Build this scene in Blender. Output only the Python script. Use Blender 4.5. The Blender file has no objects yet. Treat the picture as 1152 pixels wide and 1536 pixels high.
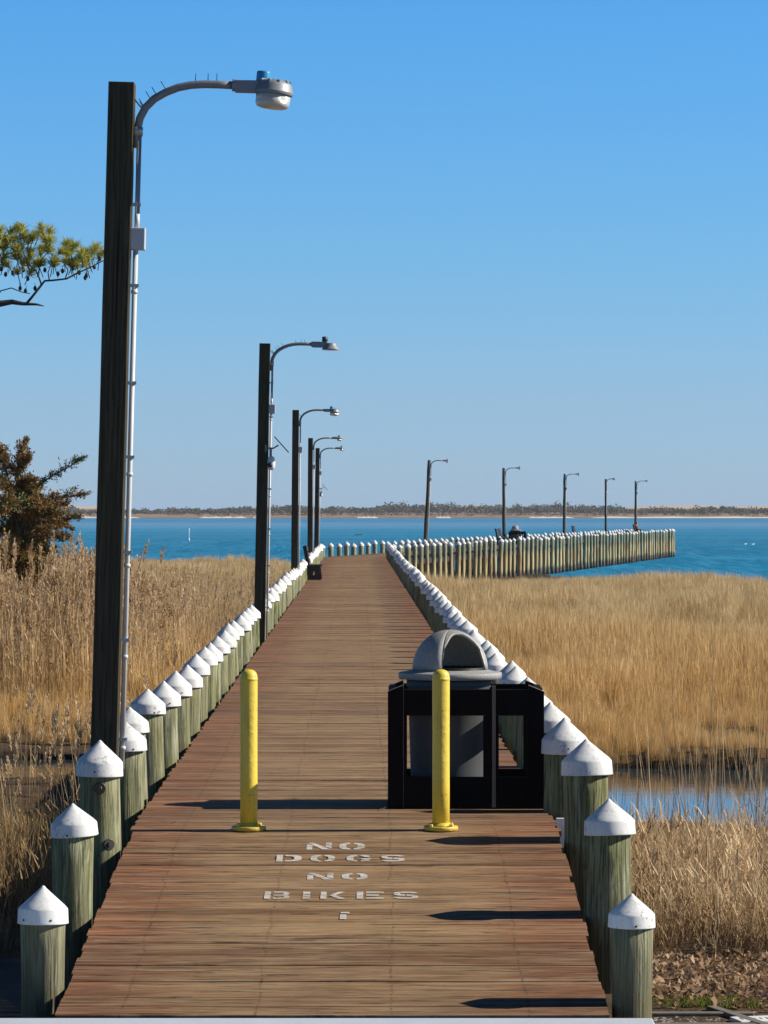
import bpy, math, random
from mathutils import Vector, Matrix
random.seed(7)
R = math.radians
sc = bpy.context.scene
COL = sc.collection

# ------------------------------------------------------------------ helpers
class MB:
    def __init__(s): s.v=[]; s.f=[]; s.mi=[]; s.sm=[]; s.at=[]
    def add(s, vs, fs, smooth=False, mi=0, at=None):
        b=len(s.v); s.v += [tuple(p) for p in vs]
        for f in fs:
            s.f.append([i+b for i in f]); s.mi.append(mi); s.sm.append(smooth)
        if at is not None: s.at += at
    def box(s, x0,x1,y0,y1,z0,z1, M=None, mi=0):
        vs=[Vector(p) for p in ((x0,y0,z0),(x1,y0,z0),(x1,y1,z0),(x0,y1,z0),(x0,y0,z1),(x1,y0,z1),(x1,y1,z1),(x0,y1,z1))]
        if M: vs=[M@p for p in vs]
        s.add(vs, [(0,3,2,1),(4,5,6,7),(0,1,5,4),(1,2,6,5),(2,3,7,6),(3,0,4,7)], mi=mi)
    def lathe(s, prof, n=24, c=(0,0,0), M=None, mi=0, smooth=True, jit=None):
        vs=[]; fs=[]
        for k,(r,z) in enumerate(prof):
            for i in range(n):
                a=2*math.pi*i/n; rr=r*(1+(jit(a,z) if jit else 0))
                vs.append(Vector((c[0]+rr*math.cos(a), c[1]+rr*math.sin(a), c[2]+z)))
        m=len(prof)
        for k in range(m-1):
            for i in range(n):
                j=(i+1)%n; fs.append((k*n+i,k*n+j,(k+1)*n+j,(k+1)*n+i))
        if M: vs=[M@p for p in vs]
        b0=[i for i in range(n)][::-1]; b1=[(m-1)*n+i for i in range(n)]
        s.add(vs, fs, smooth, mi)
        b=len(s.v)-len(vs)
        for cap in (b0,b1):
            s.f.append([i+b for i in cap]); s.mi.append(mi); s.sm.append(False)
    def tube(s, pts, rad, n=10, mi=0):
        pts=[Vector(p) for p in pts]
        if not hasattr(rad,'__len__'): rad=[rad]*len(pts)
        vs=[]; fs=[]; up=None
        for k,p in enumerate(pts):
            d=(pts[min(k+1,len(pts)-1)]-pts[max(k-1,0)]).normalized()
            if up is None: up=Vector((0,1,0)) if abs(d.y)<.9 else Vector((1,0,0))
            a=d.cross(up).normalized(); b=d.cross(a).normalized(); up=-b if False else up
            for i in range(n):
                t=2*math.pi*i/n; vs.append(p+(a*math.cos(t)+b*math.sin(t))*rad[k])
        for k in range(len(pts)-1):
            for i in range(n):
                j=(i+1)%n; fs.append((k*n+i,k*n+j,(k+1)*n+j,(k+1)*n+i))
        fs.append(tuple(range(n))[::-1]); fs.append(tuple((len(pts)-1)*n+i for i in range(n)))
        s.add(vs,fs,True,mi)
    def mesh(s, name):
        me=bpy.data.meshes.new(name); me.from_pydata(s.v,[],s.f)
        me.polygons.foreach_set('use_smooth', s.sm); me.polygons.foreach_set('material_index', s.mi)
        me.update(); return me
    def build(s, name, mat, parent=None, loc=None, bevel=0, auto=True):
        me=s.mesh(name)
        for m in (mat if isinstance(mat,(list,tuple)) else [mat]): me.materials.append(m)
        o=bpy.data.objects.new(name, me); COL.objects.link(o)
        if parent: o.parent=parent
        if loc: o.location=loc
        if bevel:
            b=o.modifiers.new('bevel','BEVEL'); b.width=bevel; b.segments=2; b.limit_method='ANGLE'; b.angle_limit=R(40)
        return o

def tag(o, label=None, cat=None, group=None, kind=None):
    if label: o['label']=label
    if cat: o['category']=cat
    if group: o['group']=group
    if kind: o['kind']=kind
    return o
def empty(name, loc=(0,0,0), rz=0, label=None, cat=None, group=None):
    o=bpy.data.objects.new(name,None); COL.objects.link(o); o.location=loc; o.rotation_euler=(0,0,rz)
    o.empty_display_size=.2
    return tag(o,label,cat,group)
ONES=['','first','second','third','fourth','fifth','sixth','seventh','eighth','ninth','tenth','eleventh','twelfth','thirteenth','fourteenth','fifteenth','sixteenth','seventeenth','eighteenth','nineteenth']
TENS=['','','twenty','thirty','forty','fifty','sixty','seventy','eighty','ninety']
TTH={2:'twentieth',3:'thirtieth',4:'fortieth',5:'fiftieth',6:'sixtieth',7:'seventieth',8:'eightieth'}
def ordinal(n):
    if n<20: return ONES[n]
    return TTH[n//10] if n%10==0 else TENS[n//10]+'-'+ONES[n%10]

# ------------------------------------------------------------------ materials
class NT:
    def __init__(s,name):
        s.m=bpy.data.materials.new(name); s.m.use_nodes=True; s.t=s.m.node_tree; s.n=s.t.nodes; s.l=s.t.links
        s.b=s.n['Principled BSDF']
    def node(s,typ,**kw):
        nd=s.n.new(typ)
        for k,v in kw.items():
            if k[0]=='_': nd.inputs[k[1:].replace('_',' ')].default_value=v
            else: setattr(nd,k,v)
        return nd
    def L(s,a,b): s.l.new(a,b)
    def coord(s,kind='Object',scale=(1,1,1)):
        t=s.node('ShaderNodeTexCoord'); m=s.node('ShaderNodeMapping'); s.L(t.outputs[kind],m.inputs[0]); m.inputs['Scale'].default_value=scale
        return m.outputs[0]
    def attr(s,name,scale=(1,1,1)):
        t=s.node('ShaderNodeAttribute',attribute_name=name); m=s.node('ShaderNodeMapping'); s.L(t.outputs['Vector'],m.inputs[0]); m.inputs['Scale'].default_value=scale
        return m.outputs[0]
    def noise(s,vec,scale=5,detail=4,rough=.55,dist=0,dim='3D',w=None):
        t=s.node('ShaderNodeTexNoise'); t.inputs['Scale'].default_value=scale; t.inputs['Detail'].default_value=detail
        t.inputs['Roughness'].default_value=rough; t.inputs['Distortion'].default_value=dist
        if w is not None: t.noise_dimensions='4D'; s.L(w,t.inputs['W'])
        s.L(vec,t.inputs['Vector']); return t.outputs['Fac']
    def ramp(s,fac,stops,interp='LINEAR'):
        r=s.node('ShaderNodeValToRGB'); r.color_ramp.interpolation=interp
        e=r.color_ramp.elements
        while len(e)<len(stops): e.new(.5)
        for el,(p,c) in zip(e,stops):
            el.position=p; el.color=(c[0],c[1],c[2],1) if hasattr(c,'__len__') else (c,c,c,1)
        s.L(fac,r.inputs[0]); return r.outputs[0]
    def mix(s,fac,a,b,mode='MIX'):
        m=s.node('ShaderNodeMix',data_type='RGBA',blend_type=mode)
        for sock,v in ((m.inputs[0],fac),(m.inputs[6],a),(m.inputs[7],b)):
            if hasattr(v,'links') or isinstance(v,bpy.types.NodeSocket): s.L(v,sock)
            elif hasattr(v,'__len__'): sock.default_value=(v[0],v[1],v[2],1)
            else: sock.default_value=v
        return m.outputs[2]
    def math(s,op,a,b=0.,clamp=False):
        m=s.node('ShaderNodeMath',operation=op); m.use_clamp=clamp
        for i,v in enumerate((a,b)):
            if isinstance(v,bpy.types.NodeSocket): s.L(v,m.inputs[i])
            else: m.inputs[i].default_value=v
        return m.outputs[0]
    def rng(s,v,a,b,c=0.,d=1.):
        m=s.node('ShaderNodeMapRange'); s.L(v,m.inputs[0])
        for i,x in enumerate((a,b,c,d)): m.inputs[i+1].default_value=x
        return m.outputs[0]
    def rand(s): return s.node('ShaderNodeObjectInfo').outputs['Random']
    def pos(s):
        g=s.node('ShaderNodeNewGeometry'); x=s.node('ShaderNodeSeparateXYZ'); s.L(g.outputs['Position'],x.inputs[0]); return g.outputs['Position'],x
    def bump(s,h,strength=.4,dist=.01,normal=None):
        b=s.node('ShaderNodeBump'); b.inputs['Strength'].default_value=strength; b.inputs['Distance'].default_value=dist
        s.L(h,b.inputs['Height'])
        if normal: s.L(normal,b.inputs['Normal'])
        s.L(b.outputs[0],s.b.inputs['Normal']); return b.outputs[0]
    def out(s,col=None,rough=.6,metal=0,spec=.5):
        if col is not None:
            if isinstance(col,bpy.types.NodeSocket): s.L(col,s.b.inputs['Base Color'])
            else: s.b.inputs['Base Color'].default_value=(col[0],col[1],col[2],1)
        if isinstance(rough,bpy.types.NodeSocket): s.L(rough,s.b.inputs['Roughness'])
        else: s.b.inputs['Roughness'].default_value=rough
        s.b.inputs['Metallic'].default_value=metal; s.b.inputs['Specular IOR Level'].default_value=spec
        return s.m

def simple(name,col,rough=.6,metal=0,var=.15,scale=12,bump=.15,spec=.5):
    t=NT(name); c=t.coord('Object'); n=t.noise(c,scale,5)
    cc=t.mix(n,[x*(1-var) for x in col],[min(1,x*(1+var)) for x in col])
    if bump: t.bump(t.noise(c,scale*6,3),bump,.004)
    return t.out(cc,rough,metal,spec)

M={}
# deck planks: attribute pc = (across pier, along pier, random per plank)
t=NT('deck_wood')
a=t.node('ShaderNodeAttribute',attribute_name='pc'); xs=t.node('ShaderNodeSeparateXYZ'); t.L(a.outputs['Vector'],xs.inputs[0])
u,vv,w=xs.outputs[0],xs.outputs[1],xs.outputs[2]
off=t.math('MULTIPLY',w,37.)
g=t.noise(t.attr('pc',(1.0,15,9)),1.5,6,.65,.5)
g2=t.noise(t.attr('pc',(2.2,30,9)),1.2,4,.7,.3)
big=t.noise(t.attr('pc',(.9,.22,.35)),1.6,4,.6,.5)
edge=t.math('ABSOLUTE',t.math('ADD',u,t.math('MULTIPLY',t.math('SUBTRACT',big,.5),.35)))
edge=t.math('ADD',edge,t.math('MULTIPLY',t.math('SUBTRACT',w,.5),.22))
worn=t.rng(edge,.60,1.30,0,1)
worn.node.interpolation_type='SMOOTHSTEP'
c_mid=t.mix(w,(.17,.085,.036),(.35,.215,.10))
c_edge=t.mix(w,(.12,.042,.017),(.28,.105,.042))
base=t.mix(worn,c_mid,c_edge)
base=t.mix(t.rng(g,.42,.64,0,.6),base,(.40,.30,.185))
dark=t.rng(g2,.50,.66,0,.75)
base=t.mix(dark,base,(.06,.035,.02))
gd=t.ramp(t.noise(t.attr('pc',(.9,13,5)),1.9,5,.7,.8),[(.56,0),(.63,1)])
base=t.mix(t.math('MULTIPLY',gd,.9),base,(.035,.022,.014))
stain=t.ramp(t.noise(t.attr('pc',(1.,.5,0)),1.3,4,.6,.8),[(.5,0),(.75,1)])
base=t.mix(t.math('MULTIPLY',stain,.35),base,(.085,.05,.03))
fr=t.math('ABSOLUTE',t.math('SUBTRACT',t.math('FRACT',t.math('ADD',t.math('MULTIPLY',u,1.45),t.math('MULTIPLY',big,.12))),.5))
dots=t.noise(t.attr('pc',(14,15,11)),3,2,.5)
base=t.mix(t.math('MULTIPLY',t.math('LESS_THAN',fr,.011),t.rng(dots,.50,.56,0,.5)),base,(.03,.02,.015))
t.bump(t.math('ADD',g,t.math('MULTIPLY',g2,.6)),.5,.006)
M['deck']=t.out(base,.78,0,.25)

def pile_mat(name,far):
    t=NT(name); c=t.coord('Object',(7,7,.55)); rnd=t.rand()
    r10=t.math('MULTIPLY',rnd,20)
    g=t.noise(c,2.2,6,.6,1.1,w=r10); g2=t.noise(t.coord('Object',(34,34,1.1)),2,4,.65,.3,w=r10)
    b=t.noise(t.coord('Object',(2,2,.9)),2.0,3,.5,0,w=r10)
    base=t.ramp(g,[(.32,(.055,.065,.030)),(.46,(.20,.23,.125)),(.66,(.46,.48,.33))])
    base=t.mix(t.rng(b,.40,.62,0,.8),base,(.20,.21,.06),'MIX')
    bb=t.noise(t.coord('Object',(12,12,2.2)),1.4,4,.6,1.5,w=r10); base=t.mix(t.rng(bb,.56,.66,0,.7),base,(.40,.36,.23)); base=t.mix(t.rng(bb,.40,.33,0,.75),base,(.07,.075,.04))
    base=t.mix(t.rng(g2,.50,.58,0,.9),base,(.065,.06,.035))
    base=t.mix(t.rng(rnd,0,1,0,.40),base,(.30,.27,.18))
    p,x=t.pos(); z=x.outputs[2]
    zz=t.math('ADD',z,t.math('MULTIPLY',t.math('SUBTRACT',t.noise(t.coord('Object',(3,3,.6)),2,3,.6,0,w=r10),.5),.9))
    if far:
        low=t.mix(t.noise(c,1.5,3,.6,0,w=r10),(.46,.35,.13),(.58,.52,.33))
        low=t.mix(t.ramp(t.noise(c,1.1,2,.5,0,w=t.math('MULTIPLY',rnd,55)),[(.52,0),(.62,1)]),low,(.30,.13,.05))
        base=t.mix(.3,base,(.34,.42,.33))
        base=t.mix(t.rng(zz,-.15,-.5),base,low)
        base=t.mix(t.rng(zz,-1.25,-1.5),base,(.14,.12,.09))
        base=t.mix(t.rng(zz,-1.62,-1.78),base,(.035,.03,.02))
    else:
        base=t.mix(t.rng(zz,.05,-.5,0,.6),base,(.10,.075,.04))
    t.bump(t.math('ADD',g,g2),.7,.02)
    return t.out(base,.85,0,.2)
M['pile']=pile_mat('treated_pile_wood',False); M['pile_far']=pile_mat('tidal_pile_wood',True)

def cap_mat():
    t=NT('white_cap_plastic'); rnd=t.rand(); c=t.coord('Object')
    n=t.noise(c,38,5,.7,0,w=t.math('MULTIPLY',rnd,30)); n2=t.noise(c,6,3,.5,0,w=t.math('MULTIPLY',rnd,30))
    dirt=t.math('MULTIPLY',t.ramp(n,[(.54,0),(.64,1)]),t.rng(rnd,.0,.8,.1,1))
    dirt=t.math('MULTIPLY',dirt,t.ramp(n2,[(.40,0),(.62,1)]))
    base=t.mix(t.rng(n2,.3,.75,0,.5),(.80,.80,.78),(.62,.63,.61))
    dr=t.noise(t.coord('Object',(16,16,2.5)),2.2,4,.6,0,w=t.math('MULTIPLY',rnd,30))
    base=t.mix(t.rng(dr,.50,.66,0,.35),base,(.40,.40,.36))
    base=t.mix(dirt,base,(.16,.15,.11))
    t.bump(t.noise(t.coord('Object',(3,3,40)),2,3),.08,.004)
    return t.out(base,.5,0,.35)
M['cap']=cap_mat()
M['screw']=simple('rusty_screw',(.06,.045,.04),.6,.6)
M['steel']=simple('galvanised_steel',(.42,.44,.44),.45,.8,.25)
M['arm']=simple('grey_painted_arm',(.25,.26,.27),.5,.3,.25,20)
M['lamp_body']=simple('lamp_housing_grey',(.27,.29,.31),.5,.2,.2,20)
M['photocell']=simple('blue_photocell',(.03,.26,.50),.4)
M['photocell_dark']=simple('dark_photocell',(.04,.05,.06),.4)
M['conduit']=simple('white_conduit',(.60,.60,.58),.45,0,.08)
M['conduit_grey']=simple('grey_conduit',(.28,.30,.32),.5,.2,.15)
M['box']=simple('grey_junction_box',(.55,.55,.54),.5,0,.1)
t=NT('prismatic_lens'); c=t.coord('Object',(1,1,1)); wv=t.node('ShaderNodeTexWave',wave_type='BANDS',bands_direction='Z'); wv.inputs['Scale'].default_value=60; t.L(c,wv.inputs[0])
t.bump(wv.outputs['Fac'],.4,.005); t.b.inputs['Transmission Weight'].default_value=.35; M['lens']=t.out((.78,.78,.70),.25)

def post_mat():
    t=NT('lamp_post_timber'); rnd=t.math('MULTIPLY',t.rand(),20)
    c=t.coord('Object',(1,1,.10)); r=t.node('ShaderNodeTexWave',wave_type='BANDS',bands_direction='X',wave_profile='SAW')
    r.inputs['Scale'].default_value=9; r.inputs['Distortion'].default_value=7; r.inputs['Detail'].default_value=3; r.inputs['Detail Scale'].default_value=2.2
    t.L(c,r.inputs[0])
    g=t.noise(t.coord('Object',(26,26,.9)),2,5,.65,.5,w=rnd)
    base=t.mix(r.outputs['Fac'],(.040,.034,.020),(.085,.07,.042))
    base=t.mix(t.rng(g,.45,.7,0,.5),base,(.15,.125,.075))
    crk=t.ramp(t.noise(t.coord('Object',(30,30,.35)),2,3,.6,.3,w=rnd),[(.62,0),(.67,1)])
    base=t.mix(crk,base,(.015,.012,.01))
    t.bump(t.math('ADD',t.math('MULTIPLY',crk,-1.),r.outputs['Fac']),.5,.006)
    return t.out(base,.8,0,.2)
M['post']=post_mat(); M['pole']=simple('dark_round_pole',(.05,.045,.035),.85,0,.5,3,.4)

t=NT('yellow_bollard_paint'); c=t.coord('Object'); n=t.noise(c,5,6,.7); n2=t.noise(t.coord('Object',(1,1,.3)),30,4,.7)
base=t.mix(t.rng(n,.3,.7),(.78,.56,.045),(.80,.63,.10))
base=t.mix(t.ramp(n2,[(.62,0),(.72,1)]),base,(.60,.42,.06))
p,x=t.pos(); base=t.mix(t.rng(x.outputs[2],.05,.0,0,.6),base,(.42,.27,.05))
base=t.mix(t.ramp(t.noise(c,60,3,.6),[(.65,0),(.69,1)]),base,(.22,.12,.04))
base=t.mix(t.ramp(t.noise(t.coord('Object',(1,1,.12)),22,4,.7,.6),[(.58,0),(.70,.6)]),base,(.55,.38,.07))
t.bump(t.math('ADD',n,t.noise(c,22,3)),.35,.012); M['yellow']=t.out(base,.42)

M['plastic_brown']=simple('black_brown_plastic_lumber',(.008,.006,.006),.75,0,.4,8,.3,.12)
M['liner']=simple('added_sleeve_black',(.008,.008,.010),.5,0,.2,8,.6,.2)  # black for the sleeve added inside the bin lid
M['edge_lit']=simple('lit_plastic_edge',(.19,.14,.11),.6,0,.2)  # paler copy of the lumber, sunlight on tops and edges painted in
t=NT('stone_grey_plastic'); c=t.coord('Object'); n=t.noise(c,70,4,.8); n2=t.noise(c,4,4,.6)
base=t.mix(t.rng(n,.4,.62),(.29,.29,.27),(.44,.44,.41)); base=t.mix(t.rng(n2,.4,.7,0,.5),base,(.22,.22,.21))
t.bump(n,.15,.003); M['lid']=t.out(base,.6)
M['bin']=simple('grey_bin_plastic',(.10,.105,.11),.7,0,.15,20,.15,.15)
M['bench']=simple('dark_bench_plastic',(.022,.015,.013),.55,0,.3,9,.2)
t=NT('worn_white_paint'); n=t.noise(t.coord('Object',(3,22,1)),4,5,.7)
tr=t.node('ShaderNodeBsdfTransparent'); mx=t.node('ShaderNodeMixShader'); t.L(t.ramp(n,[(.50,0),(.60,1)]),mx.inputs[0])
t.L(t.b.outputs[0],mx.inputs[1]); t.L(tr.outputs[0],mx.inputs[2]); t.L(mx.outputs[0],t.n['Material Output'].inputs[0])
M['paint']=t.out((.62,.59,.53),.7)
M['concrete']=simple('pale_concrete',(.50,.55,.62),.7,0,.12,6,.3)
M['white']=simple('white_plastic',(.80,.80,.80),.5,0,.06)
M['tie']=simple('edging_timber',(.17,.15,.12),.85,0,.3,8,.4)
M['darkmark']=simple('black_mark',(.02,.02,.02),.6)
M['waler']=simple('tarred_waler_timber',(.035,.028,.022),.85,0,.3,6,.3)  # even dark brown for stringers and walers

def veg(name, cols, rough=.75, hmix=None, trans=.25, zone=None):
    """cols: two colours mixed by instance random; attribute h darkens/changes from root to tip"""
    t=NT(name); rnd=t.rand(); p,x=t.pos()
    mp=t.node('ShaderNodeMapping'); t.L(p,mp.inputs[0]); mp.inputs['Scale'].default_value=(.35,.09,1); ln=t.noise(mp.outputs[0],1,4,.65); ln2=t.noise(p,1.1,3,.6)
    f=t.math('ADD',t.math('MULTIPLY',rnd,.62),t.math('MULTIPLY',t.rng(ln,.3,.7),.38))
    base=t.mix(f,cols[0],cols[1])
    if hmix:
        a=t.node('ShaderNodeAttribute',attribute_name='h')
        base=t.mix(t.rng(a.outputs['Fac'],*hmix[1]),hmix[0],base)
    base=t.mix(t.rng(ln2,.40,.62,0,.55),base,cols[2] if len(cols)>2 else cols[0])
    if zone: base=t.mix(t.rng(x.outputs[1],62,115,.6,0),base,zone)
    t.b.inputs['Subsurface Weight'].default_value=0
    m=t.out(base,rough,0,.15)
    tl=t.node('ShaderNodeBsdfTranslucent'); t.L(base,tl.inputs[0]); mx=t.node('ShaderNodeMixShader'); mx.inputs[0].default_value=trans
    t.L(t.b.outputs[0],mx.inputs[1]); t.L(tl.outputs[0],mx.inputs[2]); t.L(mx.outputs[0],t.n['Material Output'].inputs[0])
    return m
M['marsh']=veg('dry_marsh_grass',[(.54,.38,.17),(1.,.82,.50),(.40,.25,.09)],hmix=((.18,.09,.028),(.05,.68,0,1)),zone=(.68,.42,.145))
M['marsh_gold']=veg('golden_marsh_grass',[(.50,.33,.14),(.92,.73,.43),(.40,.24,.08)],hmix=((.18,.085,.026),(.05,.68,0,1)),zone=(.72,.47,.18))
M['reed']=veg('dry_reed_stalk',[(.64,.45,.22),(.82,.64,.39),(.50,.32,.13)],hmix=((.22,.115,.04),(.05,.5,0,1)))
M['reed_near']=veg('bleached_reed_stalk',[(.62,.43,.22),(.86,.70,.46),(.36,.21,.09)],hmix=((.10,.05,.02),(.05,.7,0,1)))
M['reed_dark']=veg('shaded_brown_stalk',[(.36,.23,.10),(.58,.42,.22),(.20,.11,.045)],hmix=((.06,.03,.014),(.05,.85,0,1)))  # darker browns, with the shade beside the deck put into the stalk colour
M['plume']=veg('reed_plume',[(.58,.42,.24),(.76,.60,.40)])
M['litterleaf']=veg('fallen_leaf',[(.32,.19,.10),(.62,.45,.30),(.14,.07,.035)])
M['moss']=veg('moss_green',[(.14,.17,.03),(.25,.26,.05)])
M['wrack']=veg('dark_wrack',[(.10,.075,.045),(.24,.19,.13),(.06,.045,.03)])
M['needle']=veg('pine_needle',[(.42,.42,.08),(.70,.62,.17),(.30,.33,.07)],rough=.5,trans=.35)
M['cedar']=veg('cedar_spray',[(.30,.15,.05),(.17,.13,.045),(.34,.16,.05)],trans=.15)
M['cedar_green']=veg('cedar_green_spray',[(.10,.12,.05),(.15,.15,.06),(.10,.12,.05)],trans=.15)
M['bark']=simple('grey_brown_bark',(.10,.075,.055),.9,0,.4,14,.6)
M['bark_dark']=simple('dark_pine_bark',(.05,.042,.038),.9,0,.4,14,.6)
M['shore_bush']=veg('far_shrub',[(.085,.095,.065),(.19,.15,.11),(.14,.12,.09)],trans=.1)

t=NT('marsh_mud'); p,x=t.pos(); n=t.noise(p,1.2,6,.65); n2=t.noise(p,14,4,.7)
base=t.ramp(n,[(.3,(.045,.030,.016)),(.55,(.11,.07,.035)),(.75,(.19,.13,.07))])
base=t.mix(t.rng(n2,.45,.65,0,.6),base,(.03,.022,.014))
wet=t.rng(x.outputs[2],-1.70,-1.82); base=t.mix(wet,base,(.022,.017,.012))
t.bump(n2,.7,.05); M['mud']=t.out(base,.8,0,.25)

def water(name,base,sc_,stretch,strength,dist,rough,two):
    t=NT(name); p,x=t.pos()
    mp=t.node('ShaderNodeMapping'); t.L(p,mp.inputs[0]); mp.inputs['Scale'].default_value=stretch
    n=t.noise(mp.outputs[0],sc_,4,.6,.4)
    n2=t.noise(mp.outputs[0],sc_*.18,3,.6,.3)
    h=t.math('ADD',n,t.math('MULTIPLY',n2,1.5))
    t.bump(h,strength,dist)
    col=base
    if two:
        mp2=t.node('ShaderNodeMapping'); t.L(p,mp2.inputs[0]); mp2.inputs['Scale'].default_value=(.0022,.011,1)
        s=t.noise(mp2.outputs[0],1.6,4,.55,.5)
        col=t.mix(t.rng(s,.35,.65),base,two)
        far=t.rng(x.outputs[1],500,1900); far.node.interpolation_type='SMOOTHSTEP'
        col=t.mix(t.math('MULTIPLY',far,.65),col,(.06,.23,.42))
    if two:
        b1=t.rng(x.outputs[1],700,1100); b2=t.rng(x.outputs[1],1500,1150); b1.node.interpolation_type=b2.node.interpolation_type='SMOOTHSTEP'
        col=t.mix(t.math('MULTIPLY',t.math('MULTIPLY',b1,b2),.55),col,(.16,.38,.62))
        mp3=t.node('ShaderNodeMapping'); t.L(p,mp3.inputs[0]); mp3.inputs['Scale'].default_value=(1.0,.030,1)
        rp_=t.noise(mp3.outputs[0],3,4,.7,.8); mp4=t.node('ShaderNodeMapping'); t.L(p,mp4.inputs[0]); mp4.inputs['Scale'].default_value=(.12,.012,1)
        rp2=t.noise(mp4.outputs[0],2,4,.7,.8)
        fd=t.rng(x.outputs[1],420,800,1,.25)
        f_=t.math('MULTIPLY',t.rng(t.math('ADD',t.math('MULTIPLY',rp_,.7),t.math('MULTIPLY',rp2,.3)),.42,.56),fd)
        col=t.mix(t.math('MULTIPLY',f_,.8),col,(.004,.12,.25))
        t.out(col,1,0,0)
        gl=t.node('ShaderNodeBsdfGlossy'); gl.inputs['Roughness'].default_value=.12; t.L([l for l in t.l if l.to_socket==t.b.inputs['Normal']][0].from_socket,gl.inputs['Normal'])
        df=t.node('ShaderNodeBsdfDiffuse'); t.L(col,df.inputs[0]); mxs=t.node('ShaderNodeMixShader')
        fa=t.math('ADD',t.rng(f_,0,1,.20,.03),t.math('MULTIPLY',t.math('MULTIPLY',b1,b2),.25))
        fa=t.math('ADD',fa,t.rng(x.outputs[1],228,195,0,.6))
        fa=t.math('ADD',fa,t.math('MULTIPLY',t.math('SUBTRACT',s,.5),.5),True)
        t.L(fa,mxs.inputs[0]); t.L(df.outputs[0],mxs.inputs[1]); t.L(gl.outputs[0],mxs.inputs[2]); t.L(mxs.outputs[0],t.n['Material Output'].inputs[0])
        return t.m
    return t.out(col,rough,0,.5)
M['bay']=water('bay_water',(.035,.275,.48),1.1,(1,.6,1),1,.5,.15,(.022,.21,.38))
M['creek']=water('creek_water',(.03,.05,.06),3.0,(1,1,1),.25,.01,.04,None)
t=NT('far_shore_ground'); p,x=t.pos(); n=t.noise(p,.02,5,.7); z=x.outputs[2]
zz=t.math('ADD',z,t.math('MULTIPLY',t.math('SUBTRACT',n,.5),2.))
base=t.mix(t.noise(p,.15,4,.7),(.22,.13,.075),(.33,.21,.12))
base=t.mix(t.rng(zz,4.3,5.2),base,(.55,.42,.30))
base=t.mix(t.rng(z,-1.45,-1.75),base,(.12,.09,.07))
M['shore']=t.out(base,.9)
M['sand']=simple('pale_beach_sand',(.72,.68,.60),.9,0,.1,.05,0)

# ------------------------------------------------------------------ world, sun, camera
EL,AZ=32.3,1.5     # sun elevation; azimuth from +X towards +Y
wd=bpy.data.worlds.new('World'); sc.world=wd; wd.use_nodes=True
nt=wd.node_tree; bg=nt.nodes['Background']
sky=nt.nodes.new('ShaderNodeTexSky'); sky.sky_type='NISHITA'; sky.sun_disc=False; sky.sun_elevation=R(EL); sky.sun_rotation=R(90-AZ)
sky.air_density=1.0; sky.dust_density=.15; sky.ozone_density=3.0; sky.altitude=0
tc=nt.nodes.new('ShaderNodeTexCoord'); sx=nt.nodes.new('ShaderNodeSeparateXYZ'); nt.links.new(tc.outputs['Generated'],sx.inputs[0])
mr=nt.nodes.new('ShaderNodeMapRange'); nt.links.new(sx.outputs[2],mr.inputs[0]); mr.inputs[1].default_value=0; mr.inputs[2].default_value=1
cr=nt.nodes.new('ShaderNodeValToRGB'); e=cr.color_ramp.elements
SKY_TINT=[(z_,tuple(v/1.275/2/1.2 for v in c_)) for z_,c_ in ((0,(.73,1.2,2.35)),(.0127,(.755,1.17,2.12)),(.0315,(.755,1.15,1.95)),(.069,(.65,1.195,1.88)),(.139,(.525,1.27,2.0)),(.20,(.30,.80,1.3)),(.34,(.14,.28,.52)),(1,(.11,.20,.38)))]
while len(e)<len(SKY_TINT): e.new(.5)
for el_,(p_,c_) in zip(e,SKY_TINT): el_.position=p_; el_.color=(*c_,1)
nt.links.new(mr.outputs[0],cr.inputs[0])
mx=nt.nodes.new('ShaderNodeMix'); mx.data_type='RGBA'; mx.blend_type='MULTIPLY'; mx.inputs[0].default_value=1
vm=nt.nodes.new('ShaderNodeVectorMath'); vm.operation='SCALE'; vm.inputs['Scale'].default_value=1.2; nt.links.new(cr.outputs[0],vm.inputs[0])
nt.links.new(sky.outputs[0],mx.inputs[6]); nt.links.new(vm.outputs[0],mx.inputs[7]); nt.links.new(mx.outputs[2],bg.inputs[0])
bg.inputs[1].default_value=.15
sl=bpy.data.lights.new('sun','SUN'); sl.energy=5.0; sl.angle=R(.5); sl.color=(1,.93,.82)
so=bpy.data.objects.new('sun',sl); COL.objects.link(so)
d=Vector((math.cos(R(EL))*math.cos(R(AZ)),math.cos(R(EL))*math.sin(R(AZ)),math.sin(R(EL))))
so.rotation_euler=d.to_track_quat('Z','Y').to_euler(); so.location=(20,20,30)
cd=bpy.data.cameras.new('camera'); cam=bpy.data.objects.new('camera',cd); COL.objects.link(cam); sc.camera=cam
cam.location=(0,0,2.1); cam.rotation_euler=(R(90),0,0); cd.sensor_fit='VERTICAL'; cd.sensor_height=36; cd.lens=124.8
cd.clip_start=.1; cd.clip_end=9000
vs=sc.view_settings; vs.view_transform='Standard'; vs.look='None'; vs.exposure=.35; vs.gamma=1; vs.use_curve_mapping=False

# ------------------------------------------------------------------ pier geometry
Y0=23.4; SL=.0841; YE=18.02            # ramp starts at Y0 and falls toward the viewer
def deck_z(y): return -SL*(Y0-y) if y<Y0 else 0.
def rowL(y): return -1.65-.0077*y
def rowR(y): return 1.49-.0077*y
def backX(y): return -31.4+.171*y
def frontX(y): return -27.9+.171*y
TURN=math.atan(.171)
WATER=-1.83

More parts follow.
